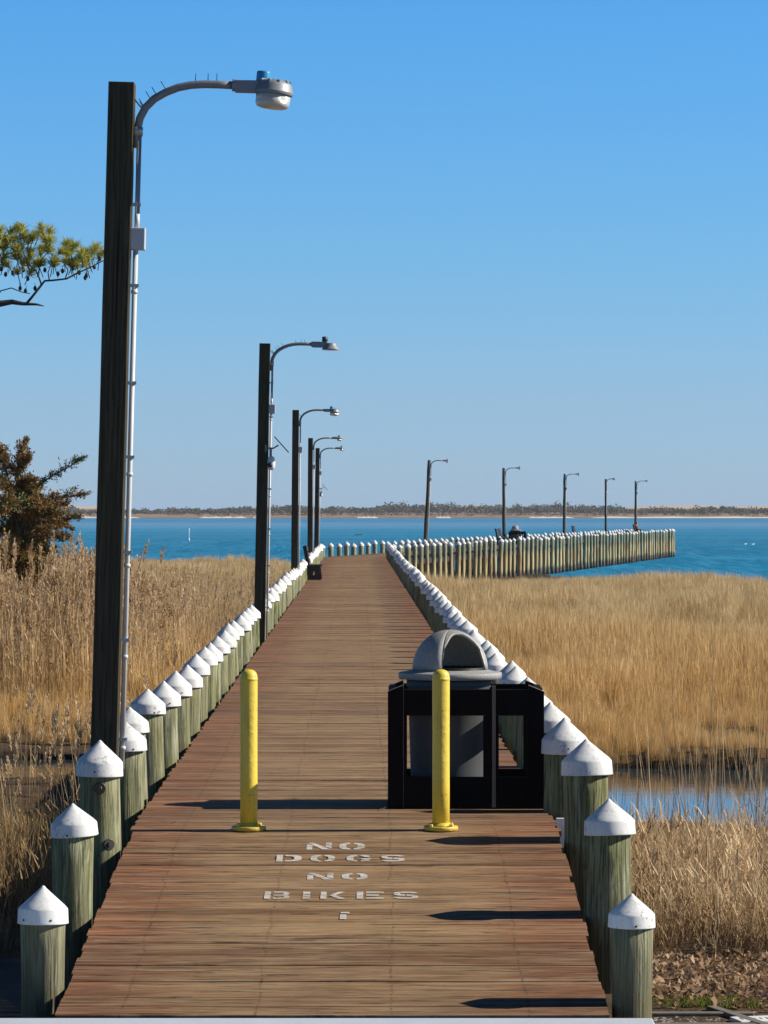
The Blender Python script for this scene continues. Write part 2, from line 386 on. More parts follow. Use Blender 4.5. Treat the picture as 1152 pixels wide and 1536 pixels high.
# terrain
def shoreL(x): return 243-(33*max(0,min(1,(x+10)/6.)))
def terr(x,y):
    h=-.62
    if y>19.5: h=-.62-.25*min(1,(y-19.5)/4)
    if y>23.5: h=-.87-.85*min(1,(y-23.5)/19.5)
    n=.05*math.sin(x*1.7+y*.9)+.04*math.sin(x*.6-y*1.3)
    left=x<0
    if y<24: n*=.12
    c0=(44.3 if not left else 52.6)+.5*math.sin(x*.8); c1=(54.5 if not left else 56.8)+.5*math.sin(x*.6+1)
    if y>c0 and y<=c1: h=-2.25
    elif y>c1:
        h=-1.6
    if y>c0-.01 or y<0: pass
    if y<=c0 and y>c0-1.2: h=max(-2.0,h-.35*(y-(c0-1.2)))
    if y>c1 and y<c1+.3: h=-1.70
    ys=shoreL(x) if x<backX(y) and y<260 and x<2 else 177+2*math.sin(x*.4)+46*max(0,min(1,(15-x)/7.))
    if left and y>168 and x>backX(y)+.2: ys=177
    if x>0 and y>178 and y<=ys: h=-1.70
    if y>ys: h=-1.66-.05*(y-ys); h=max(h,-4); n*=.5
    if y>60 and y<=ys: n*=.6
    return h+n
mb=MB(); xs_=[]; 
x=-60.
while x<=60: xs_.append(x); x+= .4 if abs(x)<9 else 1.2
ys_=[-30,-10,5]; y=12.
while y<300: ys_.append(y); y+= .35 if y<62 else 1.0
vsn=[(x,y,terr(x,y)) for y in ys_ for x in xs_]; nx=len(xs_)
mb.add(vsn,[(j*nx+i,j*nx+i+1,(j+1)*nx+i+1,(j+1)*nx+i) for j in range(len(ys_)-1) for i in range(nx-1)],True)
# wide skirt to the horizon
mb.add([(-3000,-200,-4.2),(3000,-200,-4.2),(3000,4500,-4.2),(-3000,4500,-4.2)],[(0,1,2,3)])
tag(mb.build('ground',M['mud']),kind='structure')
mb=MB(); mb.add([(-60,40,WATER),(60,40,WATER),(60,60,WATER),(-60,60,WATER)],[(0,1,2,3)])
tag(mb.build('creek_water',M['creek']),kind='structure')
mb=MB(); mb.add([(-1600,150,WATER),(1600,150,WATER),(1600,2420,WATER),(-1600,2420,WATER)],[(0,1,2,3)])
tag(mb.build('bay_water',M['bay']),kind='structure')

# far shore
rs=random.Random(3)
def lump(x,seed): return sum(math.sin(x*f+seed*k)*a for k,(f,a) in enumerate(((.011,1),(.027,.7),(.061,.4),(.14,.25)),1))
mb=MB(); n=241; rows=[]
for j,(yy,base) in enumerate(((2330,-2.2),(2345,-1.4),(2375,.1),(2440,.9),(2560,1.6),(2700,2.4),(2800,2.8),(2950,-4))):
    for i in range(n):
        x=-600+i*5.
        dune=0
        if yy in (2700,2800):
            for cx,w_,hh in ((-218,40,4.9),(-190,20,3.5),(28,16,3.9),(60,30,4.3),(200,60,4.5),(250,50,4.2),(-100,20,2.5)):
                dune=max(dune,hh*math.exp(-((x*2330/yy-cx)/w_)**2))
        mb.v.append((x, yy+8*math.sin(x*.02+j), base+.25*lump(x,j+1)*(j>0 and j<7)+dune))
for j in range(7):
    for i in range(n-1):
        mb.f.append([j*n+i,j*n+i+1,(j+1)*n+i+1,(j+1)*n+i]); mb.mi.append(0); mb.sm.append(True)
tag(mb.build('far_shore',M['shore']),kind='structure')
mb=MB()
for x0,x1 in ((-121,-88),(-86,-76),(95,125),(136,300),(-18,-4),(34,44),(-214,-160)):
    k=12
    top=[(x0+(x1-x0)*i/k, 2338, -1.05+.25*math.sin(i*2.1)-(.7 if i in(0,k) else 0)) for i in range(k+1)]
    bot=[(p[0],2322,-1.83) for p in top]; bk=[(p[0],2352,-1.9) for p in top]
    mb.add(bot+top+bk,[(i,i+1,k+2+i,k+1+i) for i in range(k)]+[(k+1+i,k+2+i,2*k+3+i,2*k+2+i) for i in range(k)],True)
tag(mb.build('beach',M['sand']),kind='structure')
mb=MB()
def crown(mb,cx,cy,cz,rx,rz,n,s):
    for _ in range(n):
        u=rs.uniform(-1,1); th=rs.uniform(0,6.283); rr=rs.uniform(.55,1.05)
        q=math.sqrt(1-u*u); p=Vector((cx+rx*rr*q*math.cos(th),cy+rx*rr*q*math.sin(th),cz+rz*rr*u*(1 if u>0 else .6)))
        a=Vector((rs.gauss(0,1),rs.gauss(0,1),rs.gauss(0,1))).normalized()*s*rs.uniform(.6,1.4)
        b=a.cross(Vector((rs.gauss(0,1),rs.gauss(0,1),rs.gauss(0,1)))).normalized()*s*rs.uniform(.5,1.1)
        mb.add([p-a,p+b,p+a,p-b*.6],[(0,1,2,3)])
x=-420.
while x<420:
    d=.5+.5*math.sin(x*.021+1.3)*math.cos(x*.05)
    env=4.3+1.1*math.sin(x*.017+.6)+.7*math.sin(x*.06)+.5*math.sin(x*.17)
    if -215<x<-150: env*=.45
    for r in range(3):
        hgt=max(1.3,env*rs.uniform(.6,1.2)+(1.6 if rs.random()<.08 else 0)); w_=rs.uniform(2.4,5.2)
        cy=rs.uniform(2390,2530); crown(mb,x+rs.uniform(-2,2),cy,1.0+hgt*.5,w_,hgt*.6,60,.75)
    if rs.random()<.7: crown(mb,x,rs.uniform(2350,2390),.5,rs.uniform(2,4),rs.uniform(.9,1.6),20,.6)
    x+=rs.uniform(1.4,2.8)
tag(mb.build('shoreline_woods',M['shore_bush']),'low dark scrub woods lining the far shore across the bay','woods',kind='stuff')

# decking
def pier_segment(mb, at, y0,y1, edgeL, edgeR, ang, wid=.198, dz=0, ramp=False):
    rp=random.Random(int(y0*10)+5)
    y=y0; co,si=math.cos(ang),-math.sin(ang)   # plank axis
    step=wid/math.cos(ang)
    while y<y1:
        w=wid-rp.choice((.006,.008,.009,.011,.020))+rp.uniform(-.002,.002)
        r=rp.random(); zj=rp.uniform(-.0025,.0025)+dz
        L=edgeL(y)-rp.uniform(-.012,.012); Rr=edgeR(y)+rp.uniform(-.014,.014)
        n=6; mid=(L+Rr)/2
        # plank perpendicular to pier direction: shift in y with x
        def P(x,dy,z): return (x, y+dy-(x-mid)*math.tan(ang) , z)
        za=deck_z(y)+zj; zb=deck_z(y+w)+zj
        vs=[];pc=[]
        bow=rp.uniform(-.0015,.0015)
        for i in range(n+1):
            X=L+(Rr-L)*i/n; uu=(X-mid)
            wob=bow*math.sin(math.pi*i/n)
            for dy,z in ((0,za-.038),(0,za-.003),(.003,za),(w-.003,zb),(w,zb-.003),(w,zb-.038)):
                vs.append(P(X,dy,z+wob)); pc.append((uu+ (0),(y+dy),r*1.0))
        fs=[]
        for i in range(n):
            for k in range(5):
                a=i*6+k; fs.append((a,a+6,a+7,a+1))
        fs.append((0,1,2,3,4,5)); fs.append(tuple(n*6+k for k in (5,4,3,2,1,0)))
        mb.add(vs,fs,False,0,pc)
        y+=step
pier=empty('boardwalk_pier',(0,Y0,0),0,'long brown plank boardwalk pier with a short ramp at its near end','pier')
def child(mb,name,mat,root,**k):
    o=mb.build(name,mat,root,**k); o.matrix_parent_inverse=Matrix.Translation(root.location).inverted() if True else o.matrix_parent_inverse
    return o
def pc_attr(o,at):
    a=o.data.attributes.new('pc','FLOAT_VECTOR','POINT'); a.data.foreach_set('vector',[c for p in at for c in p])
eL=lambda y:-1.50-.0077*y
eR=lambda y:1.337-.0077*y
mb=MB(); pier_segment(mb,None,YE,Y0-.02,lambda y:-1.672+.003*(y-YE),lambda y:1.146,0)
o=child(mb,'ramp',M['deck'],pier); pc_attr(o,mb.at); o['label']='sloping plank ramp at the near end'
mb=MB(); pier_segment(mb,None,Y0,166.3,eL,eR,0)
pier_segment(mb,None,164.6,316,lambda y:backX(y)+.17,lambda y:frontX(y)-.17,TURN,dz=-.012)
o=child(mb,'decking',M['deck'],pier); pc_attr(o,mb.at)
# stringers and walers under the deck edges
mb=MB()
def beam(mb,p,q,w,z0,z1):
    p=Vector(p);q=Vector(q); d=(q-p).normalized(); nrm=Vector((-d.y,d.x))*w/2
    for zz in (0,):
        a=[p+nrm,p-nrm,q-nrm,q+nrm]
        mb.add([(v.x,v.y,z0[0] if i<2 else z0[1]) for i,v in enumerate(a)]+[(v.x,v.y,z1[0] if i<2 else z1[1]) for i,v in enumerate(a)],[(0,1,2,3),(4,7,6,5),(0,4,5,1),(1,5,6,2),(2,6,7,3),(3,7,4,0)])
for k in range(5):
    f=.03+.94*k/4
    X=lambda y:eL(y)+(eR(y)-eL(y))*f
    beam(mb,(X(YE),YE),(X(Y0),Y0),.09,(deck_z(YE)-.32,-.30),(deck_z(YE)-.045,-.045))
    beam(mb,(X(Y0),Y0+.001),(X(165.5),165.5),.09,(-.30,-.30),(-.045,-.045))
    X2=lambda y:backX(y)+.2+(3.5-.4)*f
    beam(mb,(X2(165.5),165.5),(X2(315.8),315.8),.09,(-.42,-.42),(-.06,-.06))
child(mb,'stringer',M['waler'],pier)
mb=MB()
beam(mb,(frontX(166)-.13,166),(frontX(262)-.13,262),.1,(-.44,-.44),(-.20,-.20))
beam(mb,(backX(168)+.13,168),(backX(316)+.13,316),.1,(-.44,-.44),(-.20,-.20))
beam(mb,(frontX(262)-.13,262),(frontX(316)-.13,316),.1,(-1.2,-1.2),(-1.0,-1.0))
child(mb,'waler',M['waler'],pier)

# painted stencil lettering on the ramp
def sector(cx,cy,ro,ri,a0,a1,n=14):
    out=[]
    for i in range(n):
        p=[];
        for a,(rx,ry) in ((a0+(a1-a0)*i/n,ro),(a0+(a1-a0)*(i+1)/n,ro),(a0+(a1-a0)*(i+1)/n,ri),(a0+(a1-a0)*i/n,ri)):
            c_,s_=math.cos(R(a)),math.sin(R(a)); e_=.75
            p.append((cx+rx*math.copysign(abs(c_)**e_,c_), cy+ry*math.copysign(abs(s_)**e_,s_)))
        out.append(p)
    return out
O_=lambda: sector(.5,.5,(.5,.5),(.23,.33),97,263)+sector(.5,.5,(.5,.5),(.23,.33),-83,83)
G={}
G['N']=[[(0,0),(.23,0),(.23,.60),(0,.80)],[(.02,1),(.27,1),(.98,0),(.66,0)],[(.76,.36),(1,.16),(1,1),(.76,1)]]
G['O']=O_()
G['D']=[[(0,0),(.24,0),(.24,1),(0,1)]]+sector(.42,.5,(.58,.5),(.28,.32),-90,90)+[[(.34,0),(.43,0),(.43,.18),(.34,.18)],[(.34,.82),(.43,.82),(.43,1),(.34,1)]]
G['G']=sector(.5,.5,(.5,.5),(.23,.33),97,263)+sector(.5,.5,(.5,.5),(.23,.33),25,83)+sector(.5,.5,(.5,.5),(.23,.33),-83,-22)+[[(.60,.34),(.98,.34),(.98,.50),(.60,.50)]]
G['S']=sector(.5,.71,(.5,.29),(.25,.12),15,268)+sector(.5,.29,(.5,.29),(.25,.12),-165,88)
G['B']=[[(0,0),(.24,0),(.24,1),(0,1)],[(.36,.84),(.7,.84),(.7,1),(.36,1)],[(.36,.44),(.8,.44),(.8,.58),(.36,.58)],[(.36,0),(.72,0),(.72,.16),(.36,.16)]]+sector(.68,.74,(.30,.26),(.08,.12),-80,90)+sector(.70,.27,(.30,.27),(.08,.12),-90,80)
G['I']=[[(0,0),(1,0),(1,.2),(0,.2)],[(0,.27),(1,.27),(1,1),(0,1)]]
G['K']=[[(0,0),(.24,0),(.24,1),(0,1)],[(.34,.44),(.72,1),(1,1),(.56,.44)],[(.34,.50),(.54,.56),(1,0),(.70,0)]]
G['E']=[[(0,0),(.24,0),(.24,1),(0,1)],[(.34,.84),(1,.84),(1,1),(.34,1)],[(.34,.42),(.82,.42),(.82,.57),(.34,.57)],[(.34,0),(1,0),(1,.16),(.34,.16)]]
G['T']=[[(.08,.82),(1,.82),(1,1),(.08,1)],[(0,0),(.7,0),(.7,.66),(0,.66)]]
TXT=[('N',-0.496,-0.337,22.676,22.92),('O',-0.288,-0.123,22.676,22.92),('D',-0.677,-0.517,22.26,22.485),('O',-0.464,-0.308,22.26,22.485),('G',-0.236,-0.08,22.26,22.485),('S',-0.017,0.132,22.26,22.485),('N',-0.47,-0.311,21.655,21.867),('O',-0.259,-0.101,21.655,21.867),('B',-0.713,-0.563,21.05,21.27),('I',-0.484,-0.441,21.05,21.27),('K',-0.378,-0.23,21.05,21.27),('E',-0.163,-0.001,21.05,21.27),('S',0.057,0.204,21.05,21.27),('T',-0.255,-0.201,20.44,20.65)]
for ch,x0,x1,y0,y1 in TXT:
    mb=MB()
    for poly in G[ch]:
        vs=[]
        for (a,b) in poly:
            yy=y0+(y1-y0)*b; vs.append((x0+(x1-x0)*a,yy,deck_z(yy)+.005))
        mb.add(vs,[tuple(range(len(vs)))])
    child(mb,'painted_letter',M['paint'],pier)
# pale landing in front of the ramp
mb=MB(); mb.box(-4.2,1.36,10,17.98,-.60,-.462); tag(mb.build('landing',M['concrete'],bevel=.01),kind='structure')

# ------------------------------------------------------------------ pilings
def shaft_mesh(seed,mat,depth=3.3):
    r=random.Random(seed); ph=[r.uniform(0,6) for _ in range(6)]
    def jit(a,z): return .018*math.sin(2*a+ph[0]+z*.5)+.012*math.sin(3*a+ph[1])+.008*math.sin(7*a+ph[2]+z)+.006*math.sin(11*a+ph[3])
    prof=[(.132+.006*math.sin(k*.9+ph[4])-.0*k, -depth+k*(depth-.14)/16) for k in range(17)]
    m=MB(); m.lathe(prof,28,jit=jit); me=m.mesh('shaft'); me.materials.append(mat); return me
def cap_mesh(n=36):
    m=MB(); pr=[(.153,-.219),(.1535,-.214),(.1525,-.205),(.1495,-.14),(.147,-.132),(.142,-.126)]
    for k in range(1,10):
        f=.097*k; pr.append((.144*(1-f), -.125+.126*f))
    pr+=[(.0135,-.0085),(.007,-.0025),(.0005,0)]
    m.lathe([(.140,-.219),(.140,-.2195)]+pr,n); me=m.mesh('cap'); me.materials.append(M['cap']); return me
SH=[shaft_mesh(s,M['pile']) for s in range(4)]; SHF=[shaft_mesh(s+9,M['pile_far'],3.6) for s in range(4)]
CAP=cap_mesh(); 
m=MB(); m.lathe([(.006,0),(.006,.007)],8,M=Matrix.Rotation(R(90),4,'X')); SCREW=m.mesh('screw'); SCREW.materials.append(M['screw'])
m=MB(); RX=Matrix.Rotation(R(90),4,'X')
m.lathe([(.038,-.02),(.038,.004),(.034,.006)],24,M=RX); m.lathe([(.015,.004),(.015,.02),(.013,.022)],6,M=RX,smooth=False); BOLT=m.mesh('bolt'); BOLT.materials.append(simple('rusted_washer',(.09,.075,.06),.5,.7,.4))
def mk(name,me,parent,loc,scl=(1,1,1),rot=(0,0,0)):
    o=bpy.data.objects.new(name,me); COL.objects.link(o); o.parent=parent; o.location=loc; o.scale=scl; o.rotation_euler=rot; return o
rp=random.Random(11)
def piling(x,y,top,dia,label,group,far=False,screws=(),bolts=(),lean=0):
    zb=-2.6
    e=empty('piling',(x,y,zb),0,label,'piling',group); e.rotation_euler=(rp.gauss(0,.004),lean+rp.gauss(0,.006),0) if y>26 else (0,0,0)
    k=dia/.304; H=top-zb
    mk('shaft',(SHF if far else SH)[rp.randrange(4)],e,(0,0,H),(k,k,1),(0,0,rp.uniform(0,6.28)))
    mk('cap',CAP,e,(0,0,H),(k,k,k*rp.uniform(.94,1.06)),(rp.gauss(0,.02),rp.gauss(0,.02),rp.uniform(0,6.28)))
    for a in screws:   # angle of the screw round the skirt, seen from the viewer side (-Y)
        r=.152*k; mk('screw',SCREW,e,(r*math.sin(R(a)),-r*math.cos(R(a)),H-.195*k),(1,1,1),(0,0,R(a)))
    for a,dz in bolts:
        r=.132*k; mk('bolt',BOLT,e,(r*math.sin(R(a)),-r*math.cos(R(a)),H-dz),(1,1,1),(0,0,R(a)))
    return e
near_left=[(470/5325*18.7*-1-.24+.0, 0,0,0)]
LEFT=[ # y, x, top, cap width
 (18.7,-1.795,.133,.267),(20.6,-1.807,.41,.275),(22.8,-1.824,.636,.304),(25.4,-1.846,.597,.29),(26.6,-1.853,.641,.285),(28.5,-1.868,.682,.29),(30.4,-1.881,.656,.29),
 (32.2,-1.899,.663,.30),(34.4,-1.915,.621,.30),(36.6,-1.931,.639,.29),(38.7,-1.948,.632,.29),(40.3,-1.96,.62,.29),(42.1,-1.97,.63,.3),(44.1,-1.985,.63,.3),(46,-2.0,.66,.29),(48.2,-2.02,.63,.29),(50,-2.035,.65,.3),(52,-2.05,.65,.29),(54.2,-2.06,.64,.29),(56.5,-2.085,.63,.3)]
RIGHT=[(18.3,1.278,.134,.244),(20.6,1.304,.437,.298),(23.04,1.311,.629,.333),(24.9,1.267,.66,.33),(27.3,1.285,.64,.31)]
y=58.6
while y<165.8:
    LEFT.append((y+rp.uniform(-.12,.12),rowL(y)+rp.uniform(-.03,.03),.64+rp.uniform(-.035,.03),rp.uniform(.275,.31))); y+=2.0
y=29.3
while y<163.9:
    RIGHT.append((y+rp.uniform(-.1,.1),rowR(y)+rp.uniform(-.03,.03),.64+rp.uniform(-.035,.03),rp.uniform(.28,.31))); y+=2.0
special_L={0:'short white-capped piling nearest the camera on the left, two screws in its cap',1:'green streaked white-capped piling beside the ramp, just in front of the bolted one',
 2:'white-capped piling with round bolt washers standing in front of the tallest lamp post',4:'piling with black specks all over its white cap, left row beside the tallest lamp post'}
special_R={0:'slim moss-green piling with white cap, nearest the camera on the right of the ramp',1:'green white-capped piling, second from the front on the right of the ramp',
 2:'thick dark green piling with white cap, in front of the trash enclosure on the right',3:'white-capped piling half hidden by the right edge of the near trash enclosure'}
for i,(yy,xx,tp,dm) in enumerate(LEFT):
    lb=special_L.get(i,'white-capped piling, %s from the ramp foot in the left row of the boardwalk'%ordinal(i+1))
    piling(xx,yy,tp,dm,lb,'white-capped pilings along the left edge of the boardwalk',screws=((-42,22) if i==0 else (-8,) if i in(1,2) else (25,) if i<8 else ()),bolts=((4,.30),(30,.66)) if i==2 else ())
for i,(yy,xx,tp,dm) in enumerate(RIGHT):
    lb=special_R.get(i,'white-capped piling, %s from the ramp foot in the right row of the boardwalk'%ordinal(i+1))
    e=piling(xx,yy,tp,dm,lb,'white-capped pilings along the right edge of the boardwalk',screws=((6,) if i<5 else ()))
    if i in (1,0,2):
        m=MB(); m.tube([(-.26,-.02,2.6+deck_z(yy)-.16),(0,-.02,2.6+deck_z(yy)-.16)],.011,8); m.build('tie_rod',M['steel'],e)
nb=0
y=169.
while y<316.5:
    nb+=1
    piling(backX(y)+rp.uniform(-.03,.03),y+rp.uniform(-.16,.16),.63+rp.uniform(-.06,.05),rp.uniform(.27,.31),'white-capped piling, %s past the bend in the back row of the far pier'%ordinal(nb),'pilings of the back row beyond the bend',far=True); y+=1.98
nf=0
y=165.6
while y<312.6:
    nf+=1
    piling(frontX(y)+rp.uniform(-.035,.035),y+rp.uniform(-.15,.15),.63+rp.uniform(-.07,.06),rp.uniform(.235,.33),'white-capped piling, %s past the bend in the front row of the far pier'%ordinal(nf),'tidal-stained pilings of the front row beyond the bend',far=True,lean=rp.gauss(0,.009)); y+=2.0
print('pilings',len(LEFT)+len(RIGHT)+nb+nf)

# ------------------------------------------------------------------ lamp posts
def lamp(x,y,h,lean,label,kind='round',rz=0.,boxz=None,rnd=False,white_from=None,det=True,armL=1.,scale=1.):
    e=empty('lamp_post',(x,y,0),rz,label,'lamp post','street lamps along the pier')
    e.rotation_euler=(0,lean,rz)
    s=.092
    m=MB()
    if not rnd:
        n=10
        for k in range(n):
            z0=-2.5+(h+2.5)*k/n; z1=-2.5+(h+2.5)*(k+1)/n
            # one continuous shaft built as rings
        ring=[]
        rr=random.Random(int(y))
        for k in range(n+1):
            z=-2.5+(h+2.5)*k/n; f=1-.05*k/n; ox=rr.uniform(-.002,.002)
            ring.append([( -s*f+ox,-s*f,z),(s*f+ox,-s*f,z),(s*f+ox,s*f,z),(-s*f+ox,s*f,z)])
        vs=[p for r_ in ring for p in r_]; fs=[(0,3,2,1),tuple(4*n+i for i in range(4))]
        for k in range(n):
            for i in range(4): j=(i+1)%4; fs.append((4*k+i,4*k+j,4*k+4+j,4*k+4+i))
        m.add(vs,fs); m.build('post',M['post'],e,bevel=.006)
    else:
        rr=random.Random(int(y)); pts=[]; rad=[]
        for k in range(15):
            z=-2.8+(h+2.8)*k/14; pts.append((rr.uniform(-.016,.016),rr.uniform(-.01,.01),z)); rad.append(.125-.04*k/14+rr.uniform(-.006,.006))
        m.tube(pts,rad,12); m.build('post',M['pole'],e)
    zc=h-.36; cx=s+.036
    zb=boxz if boxz else h-1.06
    # conduit
    m=MB(); m.tube([(cx,-.03,zb+.17),(cx,-.03,zc-.6),(cx,-.03,zc)],.017,12); m.build('upper_conduit',M['conduit_grey'],e)
    m=MB(); m.tube([(cx-.008,-.03,.05 if y>30 else .36),(cx-.004,-.03,zb-.07)],.0175,12)
    m.tube([(cx,-.03,zb+.07),(cx,-.03,zb+.17)],.0175,12)
    z=.5
    while z<zb-.1: m.tube([(cx-.006,-.03,z-.012),(cx-.006,-.03,z+.012)],.0225,12); z+=.62
    m.build('conduit',M['conduit'],e)
    z=.56
    while z<zc and det:
        if abs(z-zb)>.12: m=MB(); m.box(s*.95,cx+.024,-.052,-.03+.025,z-.01,z+.01); m.build('conduit_strap',M['steel'],e)
        z+=.40+.3*((z*7)%1)
    m=MB(); m.box(s*.96,cx+.06,-.075,.02,zb-.075,zb+.075); m.build('junction_box',M['box'],e,bevel=.006)
    # arm
    P=[(.110,-.44),(.113,-.33),(.128,-.24),(.165,-.165),(.222,-.105),(.30,-.058),(.38,-.024),(.47,-.004),(.56,.004),(.66,.004),(.77,.001)]
    m=MB(); m.tube([(p[0]*armL if k>2 else p[0],-.02,h+p[1]) for k,p in enumerate(P)],.027,12); m.build('arm',M['arm'],e)
    m=MB(); m.tube([(.111,-.02,h-.36),(.112,-.02,h-.30)],.040,12); m.box(s*.9,.11,-.035,-.005,h-.36,h-.31); m.build('collar',M['steel'],e)
    m=MB(); m.tube([(s*.9,.0,h-.10),(.13,-.01,h-.16),(.2,-.02,h-.145)],.006,6); m.build('brace',M['steel'],e)
    if det:
        for q in range(8):
            px,pz=((.24,-.10),(.30,-.058),(.155,-.18),(.16,-.20),(.50,0),(.585,.004),(.645,.004),(.20,-.13))[q]
            dirx=-.6 if q<4 or q==7 else 0; m=MB()
            m.tube([(px*armL,-.02,h+pz+.02),(px*armL+dirx*.06,-.02,h+pz+.075)],.003,5); m.build('bird_spike',M['screw'],e)
    x0=.77*armL
    if kind=='round':
        lum=MB(); lum.tube([(x0-.02,-.02,h+.002),(x0+.01,-.02,h+.002)],.042,14)
        lum.box(x0,x0+.19,-.062,.022,h-.045,h+.035)
        RY=Matrix.Translation((x0+.265,-.02,h-.015))@Matrix.Rotation(R(5),4,'Y')
        lum.lathe([(.10,-.045),(.131,-.04),(.135,-.02),(.128,-.008),(.122,.022),(.105,.048),(.07,.060),(.02,.063)],32,M=RY)
        for q in range(10):
            aa=R(36*q); lum.box(.05,.113,-.007,.007,.01,.057,M=RY@Matrix.Rotation(aa,4,'Z'))
        L_=lum.build('luminaire',M['lamp_body'],e,bevel=.003)
        pc=MB(); RYp=Matrix.Translation((x0+.19,-.02,h+.03))@Matrix.Rotation(R(3),4,'Y')
        pc.lathe([(.04,-.02),(.044,.0),(.05,.004),(.05,.012),(.048,.062),(.046,.070),(.03,.074)],24,M=RYp); pc.build('photocell',M['photocell'],L_)
        ln=MB(); ln.lathe([(.118,-.044),(.117,-.10),(.108,-.124),(.08,-.134),(.02,-.137)],32,M=RY); ln.build('lens',M['lens'],L_)
    elif kind=='bell':
        lum=MB(); lum.tube([(x0-.02,-.02,h+.002),(x0+.02,-.02,h+.002)],.045,14)
        lum.box(x0,x0+.24,-.062,.03,h-.05,h+.045)
        RY=Matrix.Translation((x0+.30,-.02,h-.02))
        lum.lathe([(.09,-.05),(.145,-.058),(.148,-.05),(.10,-.005),(.085,.03),(.075,.045),(.02,.05)],28,M=RY)
        L_=lum.build('luminaire',M['lamp_body'],e,bevel=.003)
        pc=MB(); pc.lathe([(.04,-.02),(.042,0),(.048,.004),(.046,.07),(.03,.074)],20,c=(x0+.2,-.02,h+.055)); pc.build('photocell',M['photocell_dark'],L_)
        ln=MB(); ln.lathe([(.142,-.058),(.14,-.066),(.10,-.07)],28,M=RY); ln.build('lens',M['conduit'],L_)
    elif kind=='flat':
        lum=MB(); pts=[(x0,0),(x0+.12,.01),(x0+.3,.005),(x0+.42,-.01)]
        vs=[];fs=[]
        for k,(px,pz) in enumerate(pts):
            w_=(.03,.055,.10,.06)[k]; th=(.03,.045,.055,.03)[k]
            for q in range(12):
                aa=2*math.pi*q/12; vs.append((px,-.02+w_*math.cos(aa),h+pz+th*math.sin(aa)))
        for k in range(3):
            for q in range(12): j=(q+1)%12; fs.append((k*12+q,k*12+j,k*12+12+j,k*12+12+q))
        fs+= [tuple(range(12))[::-1],tuple(36+q for q in range(12))]
        lum.add(vs,fs,True); L_=lum.build('luminaire',M['lamp_body'],e)
        pc=MB(); pc.lathe([(.035,0),(.035,.055),(.02,.06)],14,c=(x0+.28,-.02,h+.05)); pc.build('photocell',M['photocell_dark'],L_)
        ln=MB(); ln.lathe([(.09,0),(.085,-.05),(.05,-.07),(.01,-.075)],16,c=(x0+.3,-.02,h-.035)); ln.build('lens',M['lens'],L_)
    return e
lamp(-1.912,24.15,5.02,.026,'tallest and nearest lamp post, dark timber with white conduit, blue sensor on its lamp','round')
lamp(-2.02,57.5,4.83,.019,'second lamp post along the left row, with a security camera and solar panel on it','bell')
lamp(-2.40,95,4.83,.008,'third lamp post along the left row, its clear lamp bowl catching the sun','round',det=False)
lamp(-2.74,131,4.83,.006,'fourth lamp post on the left row, wide flat lamp head, close before the fifth','flat',det=False)
lamp(-2.90,151.5,4.83,.014,'fifth lamp post on the left row, last before the bend, with a small camera','flat',det=False,armL=.95)
for (yy,px,top,lean,lb) in ((197,.0286*2.5/2.5,690,.045,''),(228.8,0,702,.0,''),(261,0,711,.012,''),(289.5,0,718.5,0,''),(313.5,0,721.5,.004,'')):
    X=backX(yy)+.02
    k={197:1,228.8:2,261:3,289.5:4,313.5:5}[yy]
    lamp(X-.03,yy,2.1+(768-top)*yy/5325,lean,['round lamp pole leaning right, first past the bend of the pier','round lamp pole beside the far trash enclosure','round lamp pole third past the bend, midway along the far pier','second lamp pole from the far end of the pier','last lamp pole at the far end of the pier, left of the seated person'][k-1],
         'flat',rz=(0 if k!=4 else -.9),rnd=True,det=False,armL=.95)

def seccam(x,y,z,label,panel=True):
    e=empty('security_camera',(x,y,z),0,label,'camera')
    m=MB(); m.tube([(0,0,0),(.14,-.05,0)],.014,8); m.tube([(.10,-.035,0),(.10,-.035,-.14)],.014,8); m.tube([(.14,-.05,0),(.22,-.06,.05)],.012,8)
    m.box(.0,.03,-.04,.04,-.06,.06); m.build('bracket',M['arm'],e)
    m=MB(); Mx=Matrix.Translation((.27,-.06,.06))@Matrix.Rotation(R(48),4,'Y'); m.box(-.17,.17,-.11,.11,-.008,.008,M=Mx); m.build('solar_panel',M['photocell_dark'],e)
    m=MB(); m.lathe([(.02,.11),(.05,.09),(.062,.03),(.062,-.05),(.045,-.10),(.01,-.115)],18,c=(.105,-.05,-.24)); b=m.build('camera_body',M['white'],e)
    m=MB(); m.lathe([(.042,-.01),(.04,.02),(.01,.035)],16,M=Matrix.Translation((.085,-.115,-.27))@Matrix.Rotation(R(100),4,'X')); m.build('camera_lens',M['darkmark'],b)
seccam(-1.925,57.4,3.13,'white dome security camera with tilted solar panel on the second lamp post')
seccam(-2.79,151.3,3.10,'small white security camera mounted on the fifth lamp post before the bend')

# ------------------------------------------------------------------ bollards
def bollard(x,y,label):
    e=empty('bollard',(x,y,0),0,label,'bollard','yellow bollards at the top of the ramp')
    pr=[(.057,.0),(.0572,.3),(.0568,.6),(.0575,.98),(.0575,.992),(.0595,.994),(.0595,1.0),(.0575,1.004),(.056,1.02),(.05,1.038),(.038,1.052),(.02,1.060),(.003,1.062)]
    m=MB(); m.lathe(pr,32); m.build('pipe',M['yellow'],e)
    m=MB(); m.lathe([(.108,.0),(.114,.004),(.114,.022),(.11,.028),(.06,.028)],32); m.lathe([(.075,.028),(.064,.036),(.057,.052)],24)
    m.build('base_plate',M['yellow'],e)
    for a in (40,140,220,320):
        m=MB(); m.lathe([(.015,.026),(.015,.04),(.012,.044)],6,c=(.088*math.cos(R(a)),.088*math.sin(R(a)),0),smooth=False); m.build('anchor_bolt',M['yellow'],e)
bollard(-.892,23.43,'left yellow steel bollard, standing alone on the deck')
